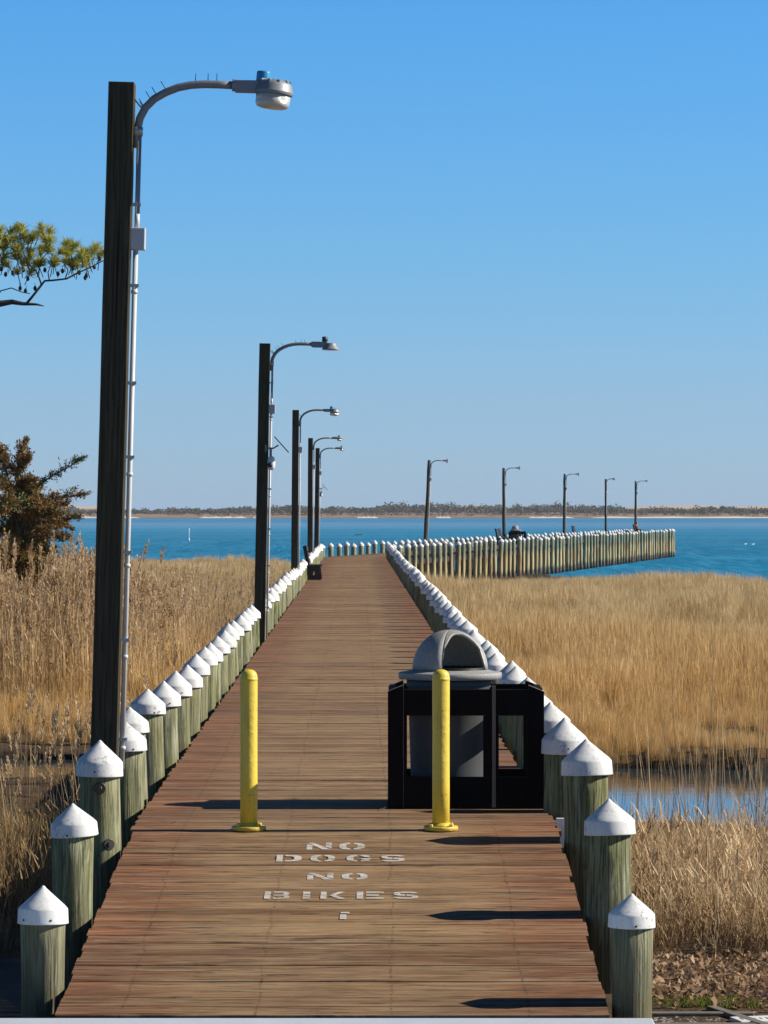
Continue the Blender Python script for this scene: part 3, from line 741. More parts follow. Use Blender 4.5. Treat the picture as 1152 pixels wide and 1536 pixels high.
bollard(.376,23.43,'right yellow steel bollard in front of the trash enclosure')

# ------------------------------------------------------------------ trash enclosures
def enclosure(x,y,rz,label,glabel,near=True):
    e=empty('trash_enclosure',(x,y,0),rz,label,'enclosure')
    W,D,Hh=1.105,.86,.875; t_=.05
    def frame(name,ax0,ax1,fix,axis,holes):
        m=MB()
        def bx(a0,a1,z0,z1):
            if axis=='x': m.box(a0,a1,fix,fix+t_,z0,z1)
            else: m.box(fix,fix+t_,a0,a1,z0,z1)
        bx(ax0,ax1,.012,.225); bx(ax0,ax1,.66,Hh-.03)
        xs=[ax0]+[v for h in holes for v in h]+[ax1]
        for q in range(0,len(xs),2): bx(xs[q],xs[q+1],.2255,.6595)
        return m.build(name,M['plastic_brown'],e,bevel=.004)
    frame('front_panel',.11,.735,.006,'x',[(.135,.675)]); frame('front_panel',.765,1.00,.006,'x',[(.785,.985)])
    frame('back_panel',.11,1.00,D-t_-.006,'x',[(.135,.675),(.785,.985)])
    frame('side_panel',.11,D-.11,.006,'y',[(.16,D-.16)]); frame('side_panel',.11,D-.11,W-t_-.006,'y',[(.16,D-.16)])
    def cpost(cx,cy,w,sgx):
        # post with chamfered outer top corner
        x0,x1=cx,cx+w; o=.045
        vs=[(x0,cy,0),(x1,cy,0),(x1,cy+w,0),(x0,cy+w,0)]
        if sgx<0: top=[(x0,cy,Hh-o),(x1,cy,Hh),(x1,cy+w,Hh),(x0,cy+w,Hh-o)]
        elif sgx>0: top=[(x0,cy,Hh),(x1,cy,Hh-o),(x1,cy+w,Hh-o),(x0,cy+w,Hh)]
        else: top=[(x0,cy,Hh),(x1,cy,Hh),(x1,cy+w,Hh),(x0,cy+w,Hh)]
        m=MB(); m.add(vs+top,[(0,3,2,1),(0,1,5,4),(1,2,6,5),(2,3,7,6),(3,0,4,7)],mi=0); m.add(top,[(0,1,2,3)],mi=1)
        m.build('corner_post',[M['plastic_brown'],M['edge_lit']],e,bevel=.003)
    for cy in (0,D-.11):
        cpost(0,cy,.108,-1); cpost(W-.108,cy,.108,1)
    m=MB(); m.box(.737,.763,0,.03,0.01,Hh-.005); m.build('centre_stile',M['edge_lit'],e)
    m=MB(); m.box(.11,.112,-.001,.004,.01,Hh-.01); m.build('lit_seam',M['edge_lit'],e)  # thin pale strip painting the lit edge along the post joint
    m=MB()
    for z in (.03,): m.box(.03,W-.03,.03,D-.03,z,z+.02)
    m.build('floor_panel',M['plastic_brown'],e)
    # bin
    b=empty('trash_bin',(0,0,0),0,glabel,'trash bin')
    b.location=e.matrix_basis@Vector((.445,.43,.055)) if False else (x+.445*math.cos(rz)-.43*math.sin(rz),y+.445*math.sin(rz)+.43*math.cos(rz),.055)
    b.rotation_euler=(0,0,rz)
    m=MB(); m.lathe([(.265,0),(.27,.02),(.292,.78),(.303,.79),(.303,.84),(.28,.84)],36,c=(-.01,0,0)); m.build('bin_body',M['bin'],b)
    # lid: flange + dome with arched opening
    z0=.845
    m=MB(); m.lathe([(.35,z0+.002),(.370,z0+.004),(.372,z0+.042),(.368,z0+.048),(.34,z0+.052),(.29,z0+.062),(.275,z0+.068)],48)
    lid=m.build('lid',M['lid'],b)
    m=MB(); m.lathe([(.262,z0-.05),(.262,z0+.085),(.255,z0+.088),(.23,z0+.02),(.10,z0-.02),(.01,z0-.03)],36); m.build('bin_liner',M['liner'],b)  # added sleeve, blocks bounced light to darken the dome interior
    yaw=R(-90+28) if near else R(0)
    def dome(r,top,zb,flip):
        vs=[];fs=[]; cols=[]; half=R(42)
        N1,N2=24,26
        for i in range(N1+1): cols.append((-half+2*half*i/N1,True))
        for i in range(N2+1): cols.append((half+(2*math.pi-2*half)*i/N2,False))
        K=12
        for a,hole in cols:
            e0=0
            if hole: e0=R(66)*max(0,(1-abs(a/half)**3.2))**.5
            for k in range(K+1):
                el=e0+(R(90)-e0)*k/K
                vs.append((r*math.cos(el)*math.cos(a+yaw),r*math.cos(el)*math.sin(a+yaw),zb+top*math.sin(el)))
        n=K+1
        for c_ in range(len(cols)-1):
            if cols[c_][1]!=cols[c_+1][1]: continue
            for k in range(K): fs.append((c_*n+k,(c_+1)*n+k,(c_+1)*n+k+1,c_*n+k+1))
        m.add(vs,fs,True); 
    m=MB(); dome(.272,.285,z0+.07,False)
    dm=m.build('dome',M['lid'],b); sd=dm.modifiers.new('thick','SOLIDIFY'); sd.thickness=.018; sd.offset=-1
    return e
enclosure(.027,25.10,-.0077,'near black-brown trash enclosure with open windows, right side of the deck behind the yellow bollard','grey trash bin with domed lid opening to the right, in the near enclosure')
enclosure(8.02,228.0,-TURN*.0,'distant dark trash enclosure showing above the pilings of the far pier','distant grey trash bin with a domed lid, in the far enclosure',False)

# ------------------------------------------------------------------ benches
def bench(x,y,rz,label,L=1.8):
    e=empty('bench',(x,y,0),rz,label,'bench','dark benches on the pier')   # back at x=0 side, seat faces +x, length along y
    for yy in (0,L-.09):
        m=MB()
        out=[(.03,0),(.46,0),(.41,.40),(.03,.42)]
        hole=[(.17,.12),(.27,.12),(.25,.27),(.20,.27)]
        n=4; vs=[]
        for yv in (yy,yy+.09):
            vs+=[(p[0],yv,p[1]) for p in out]+[(p[0],yv,p[1]) for p in hole]
        fs=[]
        for i in range(4):
            j=(i+1)%4
            fs+=[(i,j,4+j,4+i),(8+j,8+i,12+i,12+j),(i,8+i,8+j,j),(4+i,4+j,12+j,12+i)]
        m.add(vs,fs); m.build('leg',M['bench'],e)
        m=MB(); Mx=Matrix.Translation((.05,yy,.36))@Matrix.Rotation(R(-11),4,'Y'); m.box(-.03,.05,.012,.078,0,.70,M=Mx); m.build('back_upright',M['bench'],e)
    m=MB(); m.box(.06,.20,-.04,L+.04,.425,.465); m.box(.215,.355,-.04,L+.04,.425,.465); m.box(.37,.48,-.04,L+.04,.425,.465)
    m.build('seat',M['bench'],e,bevel=.005)
    m=MB()
    for zz in (.14,.33,.52): 
        Mx=Matrix.Translation((.05,0,.36))@Matrix.Rotation(R(-11),4,'Y'); m.box(.051,.085,-.04,L+.04,zz,zz+.14,M=Mx)
    m.build('backrest',M['bench'],e,bevel=.005)
bench(-2.40,109.6,0,'dark bench facing right on the near straight deck, at the left row before the bend')
bench(7.15,226.0,-TURN,'dark bench left of the distant trash enclosure, only its back tips showing')
bench(14.35,270.0,-TURN,'dark bench left of the second lamp pole from the far end',L=1.2)
bench(21.35,303.5,-TURN,'dark bench at the pier end under the seated person',L=2.2)

# ------------------------------------------------------------------ person on the far bench
def skin_body(name,joints,edges,mat,parent,root=0,sub=2):
    me=bpy.data.meshes.new(name); me.from_pydata([j[0] for j in joints],edges,[])
    me.materials.append(mat); o=bpy.data.objects.new(name,me); COL.objects.link(o); o.parent=parent
    sk=o.modifiers.new('skin','SKIN'); sk.use_smooth_shade=True
    for i,j in enumerate(joints):
        v=me.skin_vertices[0].data[i]; v.radius=(j[1],j[1]*(j[2] if len(j)>2 else 1)); v.use_root=(i==root)
    s=o.modifiers.new('sub','SUBSURF'); s.levels=sub; s.render_levels=sub
    return o
M['skin']=simple('skin',(.42,.24,.17),.6); M['jacket']=simple('rust_jacket',(.20,.055,.035),.85); M['trouser']=simple('dark_trousers',(.03,.035,.05),.85); M['hair']=simple('dark_hair',(.05,.03,.02),.7)
pe=empty('person',(21.62,304.6,.47),-TURN,'person in a rust-brown jacket seated at the far end of the pier','person')
J=[((.10,0,.09),.13),((.06,0,.28),.125),((.03,0,.46),.13),((.05,0,.545),.06),((.07,0,.61),.062),((.085,0,.68),.088),((.085,0,.755),.08),
   ((.05,.19,.47),.058),((.08,.24,.22),.045),((.28,.15,.13),.034),((.37,.11,.15),.03),
   ((.05,-.19,.47),.058),((.08,-.24,.22),.045),((.28,-.15,.13),.034),((.37,-.11,.15),.03),
   ((.14,.10,.07),.085),((.50,.12,.08),.062),((.52,.12,-.33),.042),((.62,.12,-.42),.035),
   ((.14,-.10,.07),.085),((.50,-.12,.08),.062),((.52,-.12,-.33),.042),((.62,-.12,-.42),.035)]
Eg=[(0,1),(1,2),(2,3),(3,4),(4,5),(5,6),(2,7),(7,8),(8,9),(9,10),(2,11),(11,12),(12,13),(13,14),(0,15),(15,16),(16,17),(17,18),(0,19),(19,20),(20,21),(21,22)]
skin_body('body',J,Eg,M['skin'],pe)
skin_body('jacket',[(J[0][0],.15),(J[1][0],.15),(J[2][0],.155),((.045,0,.53),.09),(J[7][0],.075),(J[8][0],.06),(J[9][0],.048),(J[11][0],.075),(J[12][0],.06),(J[13][0],.048)],[(0,1),(1,2),(2,3),(2,4),(4,5),(5,6),(2,7),(7,8),(8,9)],M['jacket'],pe)
skin_body('trousers',[(J[0][0],.145),(J[15][0],.1),(J[16][0],.076),(J[17][0],.056),(J[19][0],.1),(J[20][0],.076),(J[21][0],.056)],[(0,1),(1,2),(2,3),(0,4),(4,5),(5,6)],M['trouser'],pe)
skin_body('hair',[((.055,0,.66),.085),((.07,0,.75),.093)],[(0,1)],M['hair'],pe)

# ------------------------------------------------------------------ small things on water and shore
def gull(x,y,z,label,mat,fly=False,s=1.,name='gull'):
    e=empty(name,(x,y,z),R(20),label,'bird')
    m=MB(); m.lathe([(.005,-.22),(.03,-.15),(.075,-.03),(.08,.05),(.05,.13),(.035,.17),(.045,.21),(.03,.25),(.004,.29)],14,M=Matrix.Translation((0,0,.05))@Matrix.Rotation(R(80),4,'Y')@Matrix.Scale(s,4))
    m.build('body',mat,e)
    if fly:
        for sg in (-1,1):
            m=MB(); pts=[(0,0,.05),(.0,sg*.3,.17),(-.08,sg*.62,.10)]
            w_=[.09,.08,.01]; vs=[]
            for p,ww in zip(pts,w_): vs+=[(p[0]-ww,p[1],p[2]),(p[0]+ww,p[1],p[2]),(p[0],p[1],p[2]+.015)]
            m.add(vs,[(0,1,4,3),(1,2,5,4),(2,0,3,5),(3,4,7,6),(4,5,8,7),(5,3,6,8)],True); m.build('wing',mat,e)
    else:
        m=MB(); m.lathe([(.02,0),(.035,.04),(.03,.07),(.005,.09)],10,c=(.2*s,0,.09)); m.build('head',mat,e)
gull(43.4,427,WATER,'left white gull floating right of the pier end',M['white'],s=1.1)
gull(44.0,424,WATER,'right white gull floating right of the pier end',M['white'],s=1.1)
gull(-4.7,598,WATER,'dark duck on the bay, left of its pair',M['darkmark'],s=1.7,name='duck')
gull(-4.1,604,WATER,'dark duck on the bay, right of its pair',M['darkmark'],s=1.5,name='duck')
e=empty('channel_marker',(-26.1,475,WATER),0,'thin white channel marker pole standing in the bay on the left','marker')
m=MB(); m.tube([(0,0,-2),(0,0,1.2),(.03,0,1.75)],[.06,.055,.05],10); m.build('pole',M['white'],e)
m=MB(); m.lathe([(.12,.0),(.13,.1),(.09,.3)],12,c=(0,0,.1)); m.build('float_collar',M['white'],e)
# white panel and pipe between right pilings and ramp
m=MB(); m.box(1.163,1.22,24.0,24.03,-.17,.03); tag(m.build('white_panel',M['white'],bevel=.004),'white plastic panel in the gap between ramp edge and right pilings','panel')
m=MB(); m.tube([(1.215,18.2,-.66),(1.235,18.8,-.66)],.05,14); tag(m.build('grey_pipe',M['conduit']),'short pale pipe end beside the ramp foot on the right','pipe')
# edging at bottom right
e=empty('gravel_edging',(1.8,19.1,-.62),0,'weathered timber edging holding a strip of gravel, bottom right corner','edging')
for (dy,L_) in ((.0,.45),(-.42,.55)):
    m=MB(); m.box(-.42,.10+L_*.2,dy-.03,dy+.03,-.1,.03); m.build('timber',M['tie'],e,bevel=.006)
m=MB(); m.box(.02,.08,-.50,.22,-.1,.034,M=Matrix.Rotation(R(18),4,'Z')); m.build('timber',M['tie'],e,bevel=.006)
m=MB(); rg=random.Random(5)
for _ in range(260):
    px,py=rg.uniform(-.42,.0),rg.uniform(-.38,-.04); s_=rg.uniform(.008,.018)
    m.lathe([(s_*.4,-s_*.6),(s_,-.1*s_),(s_*.8,s_*.5),(s_*.2,s_*.7)],6,c=(px,py,.0),smooth=False)
o=m.build('gravel',simple('gravel_stone',(.35,.33,.31),.8,0,.5,30),e); o['kind']='stuff'
e=empty('marked_strip',(1.98,18.85,-.60),R(14),'white plastic strip with a row of small tick marks, bottom right corner','strip')
m=MB(); m.box(-.12,.6,-.09,.09,-.02,.012); m.build('strip',M['white'],e,bevel=.003)
for k in range(15):
    m=MB(); m.box(-.09+k*.035,-.083+k*.035,-.03,.01+.02*(k%5==0),.0123,.0135); m.build('tick_mark',M['darkmark'],e)
# dry leaf on the deck by the enclosure
def leaf(x,y,z,s,label):
    m=MB(); vs=[(0,0,.0),(.5,.28,.25),(1,.05,.1),(.45,-.3,.3),(1.3,.1,.6),(.5,0,.05)]
    m.add([(x+a*s,y+b*s,z+c*s) for a,b,c in vs],[(0,5,1),(1,5,2),(2,5,3),(3,5,0),(2,4,5)]); 
    tag(m.build('dry_leaf',M['litterleaf']),label,'leaf')
leaf(-.045,24.95,.004,.045,'pale curled dry leaf on the deck at the enclosure corner')
leaf(-1.44,23.9,.003,.03,'tiny pale leaf on the deck near the left edge')

# ------------------------------------------------------------------ instanced vegetation
def blades(seed,n,rad,h0,h1,w,lean,mat,curl=.25,extra=None,name='tuft'):
    r=random.Random(seed); m=MB(); hh=[]
    for _ in range(n):
        a=r.uniform(0,6.283); q=rad*math.sqrt(r.random()); bx,by=q*math.cos(a),q*math.sin(a)
        H=r.uniform(h0,h1); la=r.uniform(0,6.283); ln=abs(r.gauss(0,lean)); dx,dy=math.cos(la)*ln,math.sin(la)*ln
        fa=r.uniform(0,3.14); wx,wy=math.cos(fa)*w/2,math.sin(fa)*w/2
        P=[(bx,by,0)]; 
        for k,f in enumerate((.5,.85,1.)):
            c=f*f*curl; P.append((bx+dx*H*(f+c),by+dy*H*(f+c),H*(f-.25*c*ln*2)))
        vs=[]; ww=(1,.8,.5,.06)
        for k,p in enumerate(P): vs+=[(p[0]-wx*ww[k],p[1]-wy*ww[k],p[2]),(p[0]+wx*ww[k],p[1]+wy*ww[k],p[2])]
        m.add(vs,[(0,1,3,2),(2,3,5,4),(4,5,7,6)]); hh+=[0,0,.5,.5,.85,.85,1,1]
        if extra: extra(r,m,hh,P,H)
    me=m.mesh(name); 
    for q in (mat if isinstance(mat,list) else [mat]): me.materials.append(q)
    at=me.attributes.new('h','FLOAT','POINT'); at.data.foreach_set('value',hh)
    return bpy.data.objects.new(name,me)
def plume_extra(r,m,hh,P,H):
    # leaves
    for _ in range(r.randrange(0,3)):
        f=r.uniform(.25,.8); a=r.uniform(0,6.28); b=Vector(P[0])*(1-f)+Vector(P[3])*f; d=Vector((math.cos(a),math.sin(a),r.uniform(.9,2.2))).normalized(); L=r.uniform(.15,.32)
        w=Vector((-d.y,d.x,0)).normalized()*.008
        m.add([b-w,b+w,b+d*L*.6+w*.8,b+d*L*.6-w*.8,b+d*L+Vector((0,0,-.1*L-.04))],[(0,1,2,3),(3,2,4)]); hh+= [f*1.2]*5
def head_extra(r,m,hh,P,H):
    plume_extra(r,m,hh,P,H)
    if r.random()<.62:
        top=Vector(P[3]); side=Vector((r.uniform(-.2,1),r.uniform(-.6,.6),0)).normalized()
        L=r.uniform(.24,.40)
        base=top-Vector((0,0,.04))
        for _ in range(46):
            f=r.random(); c=base+Vector((0,0,1))*L*f+side*(.05*f*f)
            wd_=.052*math.sin(math.pi*min(1,f*.9+.08))+.006
            o=Vector((r.gauss(0,1),r.gauss(0,1),0)).normalized()*wd_*r.uniform(.3,1)+side*.012
            tip=c+o+Vector((0,0,.05+.03*r.random())); q=Vector((-o.y,o.x,0)).normalized()*.006
            b=len(m.v); m.add([c-q,c+q,tip+q,tip-q],[(0,1,2,3)],mi=1); hh+=[1]*4
def scatter(name,pts,variants,label,cat):
    """pts: (x,y,z,rot,tilt,scale,idx)"""
    vc=bpy.data.collections.new(name+'_kinds')
    for i,v in enumerate(variants): v.name='%02d_%s'%(i,v.name); vc.objects.link(v)
    me=bpy.data.meshes.new(name); me.from_pydata([p[:3] for p in pts],[],[])
    a=me.attributes.new('rot','FLOAT_VECTOR','POINT'); a.data.foreach_set('vector',[c for p in pts for c in (p[4]*math.cos(p[3]*3),p[4]*math.sin(p[3]*3),p[3])])
    a=me.attributes.new('scl','FLOAT','POINT'); a.data.foreach_set('value',[p[5] for p in pts])
    a=me.attributes.new('idx','INT','POINT'); a.data.foreach_set('value',[p[6] for p in pts])
    o=bpy.data.objects.new(name,me); COL.objects.link(o)
    g=bpy.data.node_groups.new(name+'_nodes','GeometryNodeTree'); g.interface.new_socket('Geometry',in_out='INPUT',socket_type='NodeSocketGeometry'); g.interface.new_socket('Geometry',in_out='OUTPUT',socket_type='NodeSocketGeometry')
    gi=g.nodes.new('NodeGroupInput'); go=g.nodes.new('NodeGroupOutput'); ip=g.nodes.new('GeometryNodeInstanceOnPoints'); ci=g.nodes.new('GeometryNodeCollectionInfo')
    ci.inputs['Collection'].default_value=vc; ci.inputs['Separate Children'].default_value=True; ci.inputs['Reset Children'].default_value=True
    def na(n_,ty):
        q=g.nodes.new('GeometryNodeInputNamedAttribute'); q.data_type=ty; q.inputs[0].default_value=n_; return [s for s in q.outputs if s.enabled and s.name=='Attribute'][0]
    g.links.new(gi.outputs[0],ip.inputs['Points']); g.links.new(ci.outputs[0],ip.inputs['Instance']); ip.inputs['Pick Instance'].default_value=True
    g.links.new(na('idx','INT'),ip.inputs['Instance Index'])
    er=g.nodes.new('FunctionNodeEulerToRotation'); g.links.new(na('rot','FLOAT_VECTOR'),er.inputs[0]); g.links.new(er.outputs[0],ip.inputs['Rotation'])
    g.links.new(na('scl','FLOAT'),ip.inputs['Scale']); g.links.new(ip.outputs[0],go.inputs[0])
    md=o.modifiers.new('scatter','NODES'); md.node_group=g
    return tag(o,label,cat,kind='stuff')
rv=random.Random(21)
def water_at(x,y): return terr(x,y)<-1.74
from mathutils import noise as mnoise
def clump(x,y): return .5+.75*mnoise.noise((x*.55,y*.22,1.7))+.35*mnoise.noise((x*1.7,y*.7,4.))
def field(side,y0,y1,dens,scl,nk,keep=None,xin=None):
    pts=[]; y=y0
    while y<y1:
        dy=.5
        if side>0: xa=(rowR(y) if y<165 else frontX(y))+.28; xb=.115*y+2.5
        else: xa=-.115*y-2.5; xb=(rowL(y) if y<167 else backX(y))-.28
        if xin: xa,xb=xin(y,xa,xb)
        nn=(xb-xa)*dy*dens(y); nn=int(nn)+(rv.random()<nn%1)
        for _ in range(max(0,nn)):
            x=rv.uniform(xa,xb); yy=y+rv.random()*dy
            if water_at(x,yy): continue
            if keep and not keep(x,yy): continue
            if nk==5 and y>57.5 and clump(x,yy)<rv.random()*.9-.12: continue
            pts.append((x,yy,terr(x,yy)-.03,rv.uniform(0,6.283),abs(rv.gauss(0,.10)),scl(x,yy)*rv.uniform(.65,1.35),rv.randrange(nk)))
        y+=dy
    return pts
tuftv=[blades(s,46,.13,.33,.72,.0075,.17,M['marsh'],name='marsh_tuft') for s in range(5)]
bank=lambda y: min(1,max(.36,.38+(y-55.3)*.05))
und=lambda x,y: bank(y)*(1 if y<160 or x<0 else max(.45,1-.04*(y-160)))*(1+.22*math.sin(x*.5+y*.13)+.12*math.sin(y*.31-x*.2))
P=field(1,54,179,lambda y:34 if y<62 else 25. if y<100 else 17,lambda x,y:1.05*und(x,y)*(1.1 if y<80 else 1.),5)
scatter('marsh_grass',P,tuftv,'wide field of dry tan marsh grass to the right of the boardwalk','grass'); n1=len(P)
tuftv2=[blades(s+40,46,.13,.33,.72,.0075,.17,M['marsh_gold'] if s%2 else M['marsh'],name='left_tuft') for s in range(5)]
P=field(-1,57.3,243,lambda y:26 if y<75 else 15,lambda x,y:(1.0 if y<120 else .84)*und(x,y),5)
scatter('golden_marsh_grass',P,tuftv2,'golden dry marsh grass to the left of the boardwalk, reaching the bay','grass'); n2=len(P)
# tall plumed reeds on the left
reedv=[blades(s+70,12,.38,1.45,2.35,.012,.045,[M['reed'],M['plume']],.4,head_extra,'reed_clump') for s in range(6)]
def lreed(y,xa,xb): return xa,xb
def lkeep(x,y):
    edge=-.0605*y-.2
    if x<edge: return rv.random()<.95
    return rv.random()<(.28 if y<105 else .10)
P=field(-1,64.5,78,lambda y:3.2,lambda x,y:(.97 if x<-.073*y else .78 if x<-.055*y else .52),6,keep=lkeep)
P+=field(-1,78,104,lambda y:1.5,lambda x,y:(.84 if x<-.073*y else .66),6,keep=lkeep)
P+=field(-1,104,135,lambda y:.5,lambda x,y:.6,6)
scatter('plumed_reeds',P,reedv,'tall pale plumed reeds standing behind the nearest lamp post on the left','reeds'); n3=len(P)
# near stalks, both sides of the ramp
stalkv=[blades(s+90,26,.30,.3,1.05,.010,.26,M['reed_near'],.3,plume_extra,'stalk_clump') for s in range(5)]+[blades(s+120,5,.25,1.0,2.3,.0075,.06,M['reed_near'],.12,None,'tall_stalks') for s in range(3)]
P=[]
for (ya,yb,dn) in ((23.5,26,13),(26,34,12),(34,43.6,13)):
    q=field(1,ya,yb,lambda y:dn,lambda x,y:(.45+.4*min(1,max(0,(y-23.3)/4.)))*(1 if y<28 else max(.14,1-.085*(y-28))),5); P+=q
P=[p for p in P if p[0]<4.8]
q=field(1,26,44.5,lambda y:1.1,lambda x,y:.60+.1*(x>.085*y),3); P+=[(a,b,c,d_,e_,f*(1.0+.25*(a>.08*b)),5+g_) for a,b,c,d_,e_,f,g_ in q]
q=field(1,41,46.5,lambda y:1.2,lambda x,y:.40,3); P+=[(a,b,c,d_,e_,f,5+g_) for a,b,c,d_,e_,f,g_ in q]
# few taller ones by the right row in the field
q=field(1,62,150,lambda y:.5,lambda x,y:.42,3,xin=lambda y,a,b:(a,a+1.8)); P+=[(a,b,c,d_,e_,f,5+g_) for a,b,c,d_,e_,f,g_ in q]
scatter('dry_stalks_by_ramp',P,stalkv,'bleached dry reed stalks right of the ramp, in front of the creek','reeds')
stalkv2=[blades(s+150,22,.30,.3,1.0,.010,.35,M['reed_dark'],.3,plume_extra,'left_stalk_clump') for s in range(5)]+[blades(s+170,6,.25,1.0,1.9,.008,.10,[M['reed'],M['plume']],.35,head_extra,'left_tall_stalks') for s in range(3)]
P=field(-1,24,52.4,lambda y:11,lambda x,y:(.5+.15*min(1,max(0,(y-24)/10.)))*(1 if y<32 else max(.32,1-.05*(y-32))),5)
q=field(-1,30,50,lambda y:.7,lambda x,y:.65,3); P+=[(a,b,c,d_,e_,f,5+g_) for a,b,c,d_,e_,f,g_ in q]
scatter('tangled_stalks',P,stalkv2,'tangled brown stalks in the shade left of the ramp and the nearest pilings','reeds')
wv_=[blades(s+230,40,.4,.08,.32,.03,.9,M['wrack'],name='wrack_tuft') for s in range(3)]
P=[(x_,y_,max(terr(x_,y_),WATER)-.02,rv.uniform(0,6.28),.1,rv.uniform(.6,1.3),rv.randrange(3)) for x_,y_ in ((rv.uniform(.5,23),rv.triangular(171,184,177)) for _ in range(1100))]+[(x_,y_,terr(x_,y_)-.02,rv.uniform(0,6.28),.1,rv.uniform(.3,.8),rv.randrange(3)) for x_,y_ in ((rv.uniform(.5,15),rv.uniform(165,222)) for _ in range(900)) if x_>frontX(y_)+.2]
P=[p for p in P if p[0]>frontX(p[1])+.2]
scatter('wrack_line',P,wv_,'dark matted wrack along the bay edge of the right marsh','wrack')
# leaf litter, moss
m=MB(); rl=random.Random(8); hh=[]
leafv=[]
for s_ in range(4):
    m=MB()
    pts=[(0,0,0),(.3,.25,.15),(.6,.2,.1),(1,.0,.3),(.6,-.25,.2),(.3,-.2,.0),(.5,.45,.3),(.5,-.5,.25)]
    pts=[(a+rl.uniform(-.05,.05),b+rl.uniform(-.08,.08),c+rl.uniform(-.1,.15)) for a,b,c in pts]
    m.add([(a*.08,b*.08,c*.08) for a,b,c in pts],[(0,5,1),(1,5,4,2),(2,4,3),(1,2,6),(5,7,4)])
    me=m.mesh('leaf'); me.materials.append(M['litterleaf']); leafv.append(bpy.data.objects.new('leaf',me))
P=[(x_,y_,terr(x_,y_)+rl.uniform(0,.04),rl.uniform(0,6.28),abs(rl.gauss(0,.6)),rl.uniform(.5,1.1),rl.randrange(4)) for x_,y_ in ((rl.uniform(1.5,4.2),rl.triangular(18.7,25,20.6)) for _ in range(3300))]
P=[p for p in P if not (p[0]<1.93 and 18.6<p[1]<19.2)]
scatter('leaf_litter',P,leafv,'brown fallen leaves covering the ground at bottom right','leaf litter')
mossv=[blades(s+200,60,.07,.01,.035,.006,.6,M['moss'],name='moss_tuft') for s in range(3)]
P=[(rl.gauss(1.82,.13),rl.gauss(19.7,.13),0,rl.uniform(0,6),0,rl.uniform(.6,1.3),rl.randrange(3)) for _ in range(90)]
P=[(a,b,terr(a,b)-.005,c,d_,e_,f) for a,b,_,c,d_,e_,f in P if a>1.5]
scatter('moss_patch',P,mossv,'small bright green mossy patch by the gravel edging, bottom right','moss')
print('veg',n1,n2,n3)

# ------------------------------------------------------------------ cedar on the left
rc=random.Random(14)
def spray(mb,hh,p,d,L,s,n):
    """feathery foliage along a twig"""
    for _ in range(n):
        f=rc.random(); c=p+d*L*f
        o=Vector((rc.gauss(0,1),rc.gauss(0,1),rc.gauss(.15,1)))*s*.42*(1-.45*f)
        q=c+o; a=(d*.8+Vector((rc.gauss(0,.5),rc.gauss(0,.5),rc.gauss(.2,.5)))).normalized()*s*rc.uniform(.3,.7)
        w=a.cross(Vector((rc.gauss(0,1),rc.gauss(0,1),rc.gauss(0,1)))).normalized()*s*rc.uniform(.10,.2)
        mb.add([q-w,q+w,q+a+w*.3,q+a-w*.3],[(0,1,2,3)])
def limb_pts(a,b,sag=0,n=6):
    a=Vector(a);b=Vector(b); return [a+(b-a)*i/n+Vector((rc.uniform(-.02,.02),rc.uniform(-.02,.02),sag*math.sin(math.pi*i/n)+rc.uniform(-.015,.015))) for i in range(n+1)]
CY=72.
tree=empty('cedar_tree',(-7.42,CY,-1.6),0,'ragged bronze-green cedar tree behind the reeds at the left edge','tree')
inv=Matrix.Translation((-7.42,CY,-1.6)).inverted()
def PX(px,py,dy=0): return ((px-576)/5325*CY, CY+dy, 2.1-(py-768)/5325*CY)
wood=MB(); fol=MB(); folg=MB()
trunk=limb_pts((-7.42,CY,-1.7),PX(26,690),0,10); wood.tube(trunk,[.10-.008*i for i in range(11)],10)
LIMBS=[((38,742),(126,686),1,.14,0),((30,700),(34,664),0,.16,.1),((12,712),(2,672),0,.16,-.2),((30,760),(122,741),0,.17,.2),((40,790),(118,776),0,.16,-.1),((30,815),(96,806),0,.20,.1),
 ((30,730),(60,760),0,.22,.3),((35,780),(75,770),0,.24,-.3),((28,800),(60,835),0,.2,.2),((26,720),(44,688),0,.16,-.1),((26,740),(-30,700),0,.2,.2),((26,770),(-50,745),0,.22,-.2),((26,800),(-60,790),0,.24,.2),((26,710),(-10,672),0,.16,0),
 ((26,790),(10,800),0,.26,.7),((26,760),(20,755),0,.26,-.8),((26,820),(5,830),0,.26,-.8),((30,810),(85,790),0,.22,.4),((26,750),(50,735),0,.2,.4),((40,770),(95,757),0,.17,.1),((24,740),(5,730),0,.16,-.3),((60,760),(104,792),0,.14,.2),((26,812),(74,826),0,.22,.1),((20,826),(50,850),0,.22,.2),((24,830),(-10,850),0,.24,-.1),((26,735),(50,722),0,.2,-.2),((30,750),(90,772),0,.2,-.4),((20,780),(48,800),0,.26,.5),((26,835),(66,850),0,.24,-.3),((22,845),(0,860),0,.24,-.3),((30,845),(50,870),0,.24,-.4)]
for (a,b,green,s,dy) in LIMBS:
    A=PX(*a); B=PX(b[0],b[1],dy*2); L=limb_pts(A,B,.03); wood.tube(L,[.022-.0028*i for i in range(7)],6)
    f=folg if green else fol
    for i in range(1,7):
        for _ in range(8):
            d=((L[i]-L[i-1]).normalized()*.7+Vector((rc.gauss(0,.7),rc.gauss(0,.8),rc.gauss(.25,.6)))).normalized()
            l_=rc.uniform(.5,1.15)*s*1.5
            if i==6: l_*=.7; d=((L[i]-L[i-1]).normalized()*1.4+Vector((rc.gauss(0,.3),rc.gauss(0,.4),rc.gauss(.1,.3)))).normalized()
            g_=f if (green or rc.random()<.72) else folg
            spray(g_,None,L[i]+(L[i-1]-L[i])*rc.random(),d,l_,s*.52,24)
            wood.tube([L[i],L[i]+d*l_*.7],[.006,.003],4)
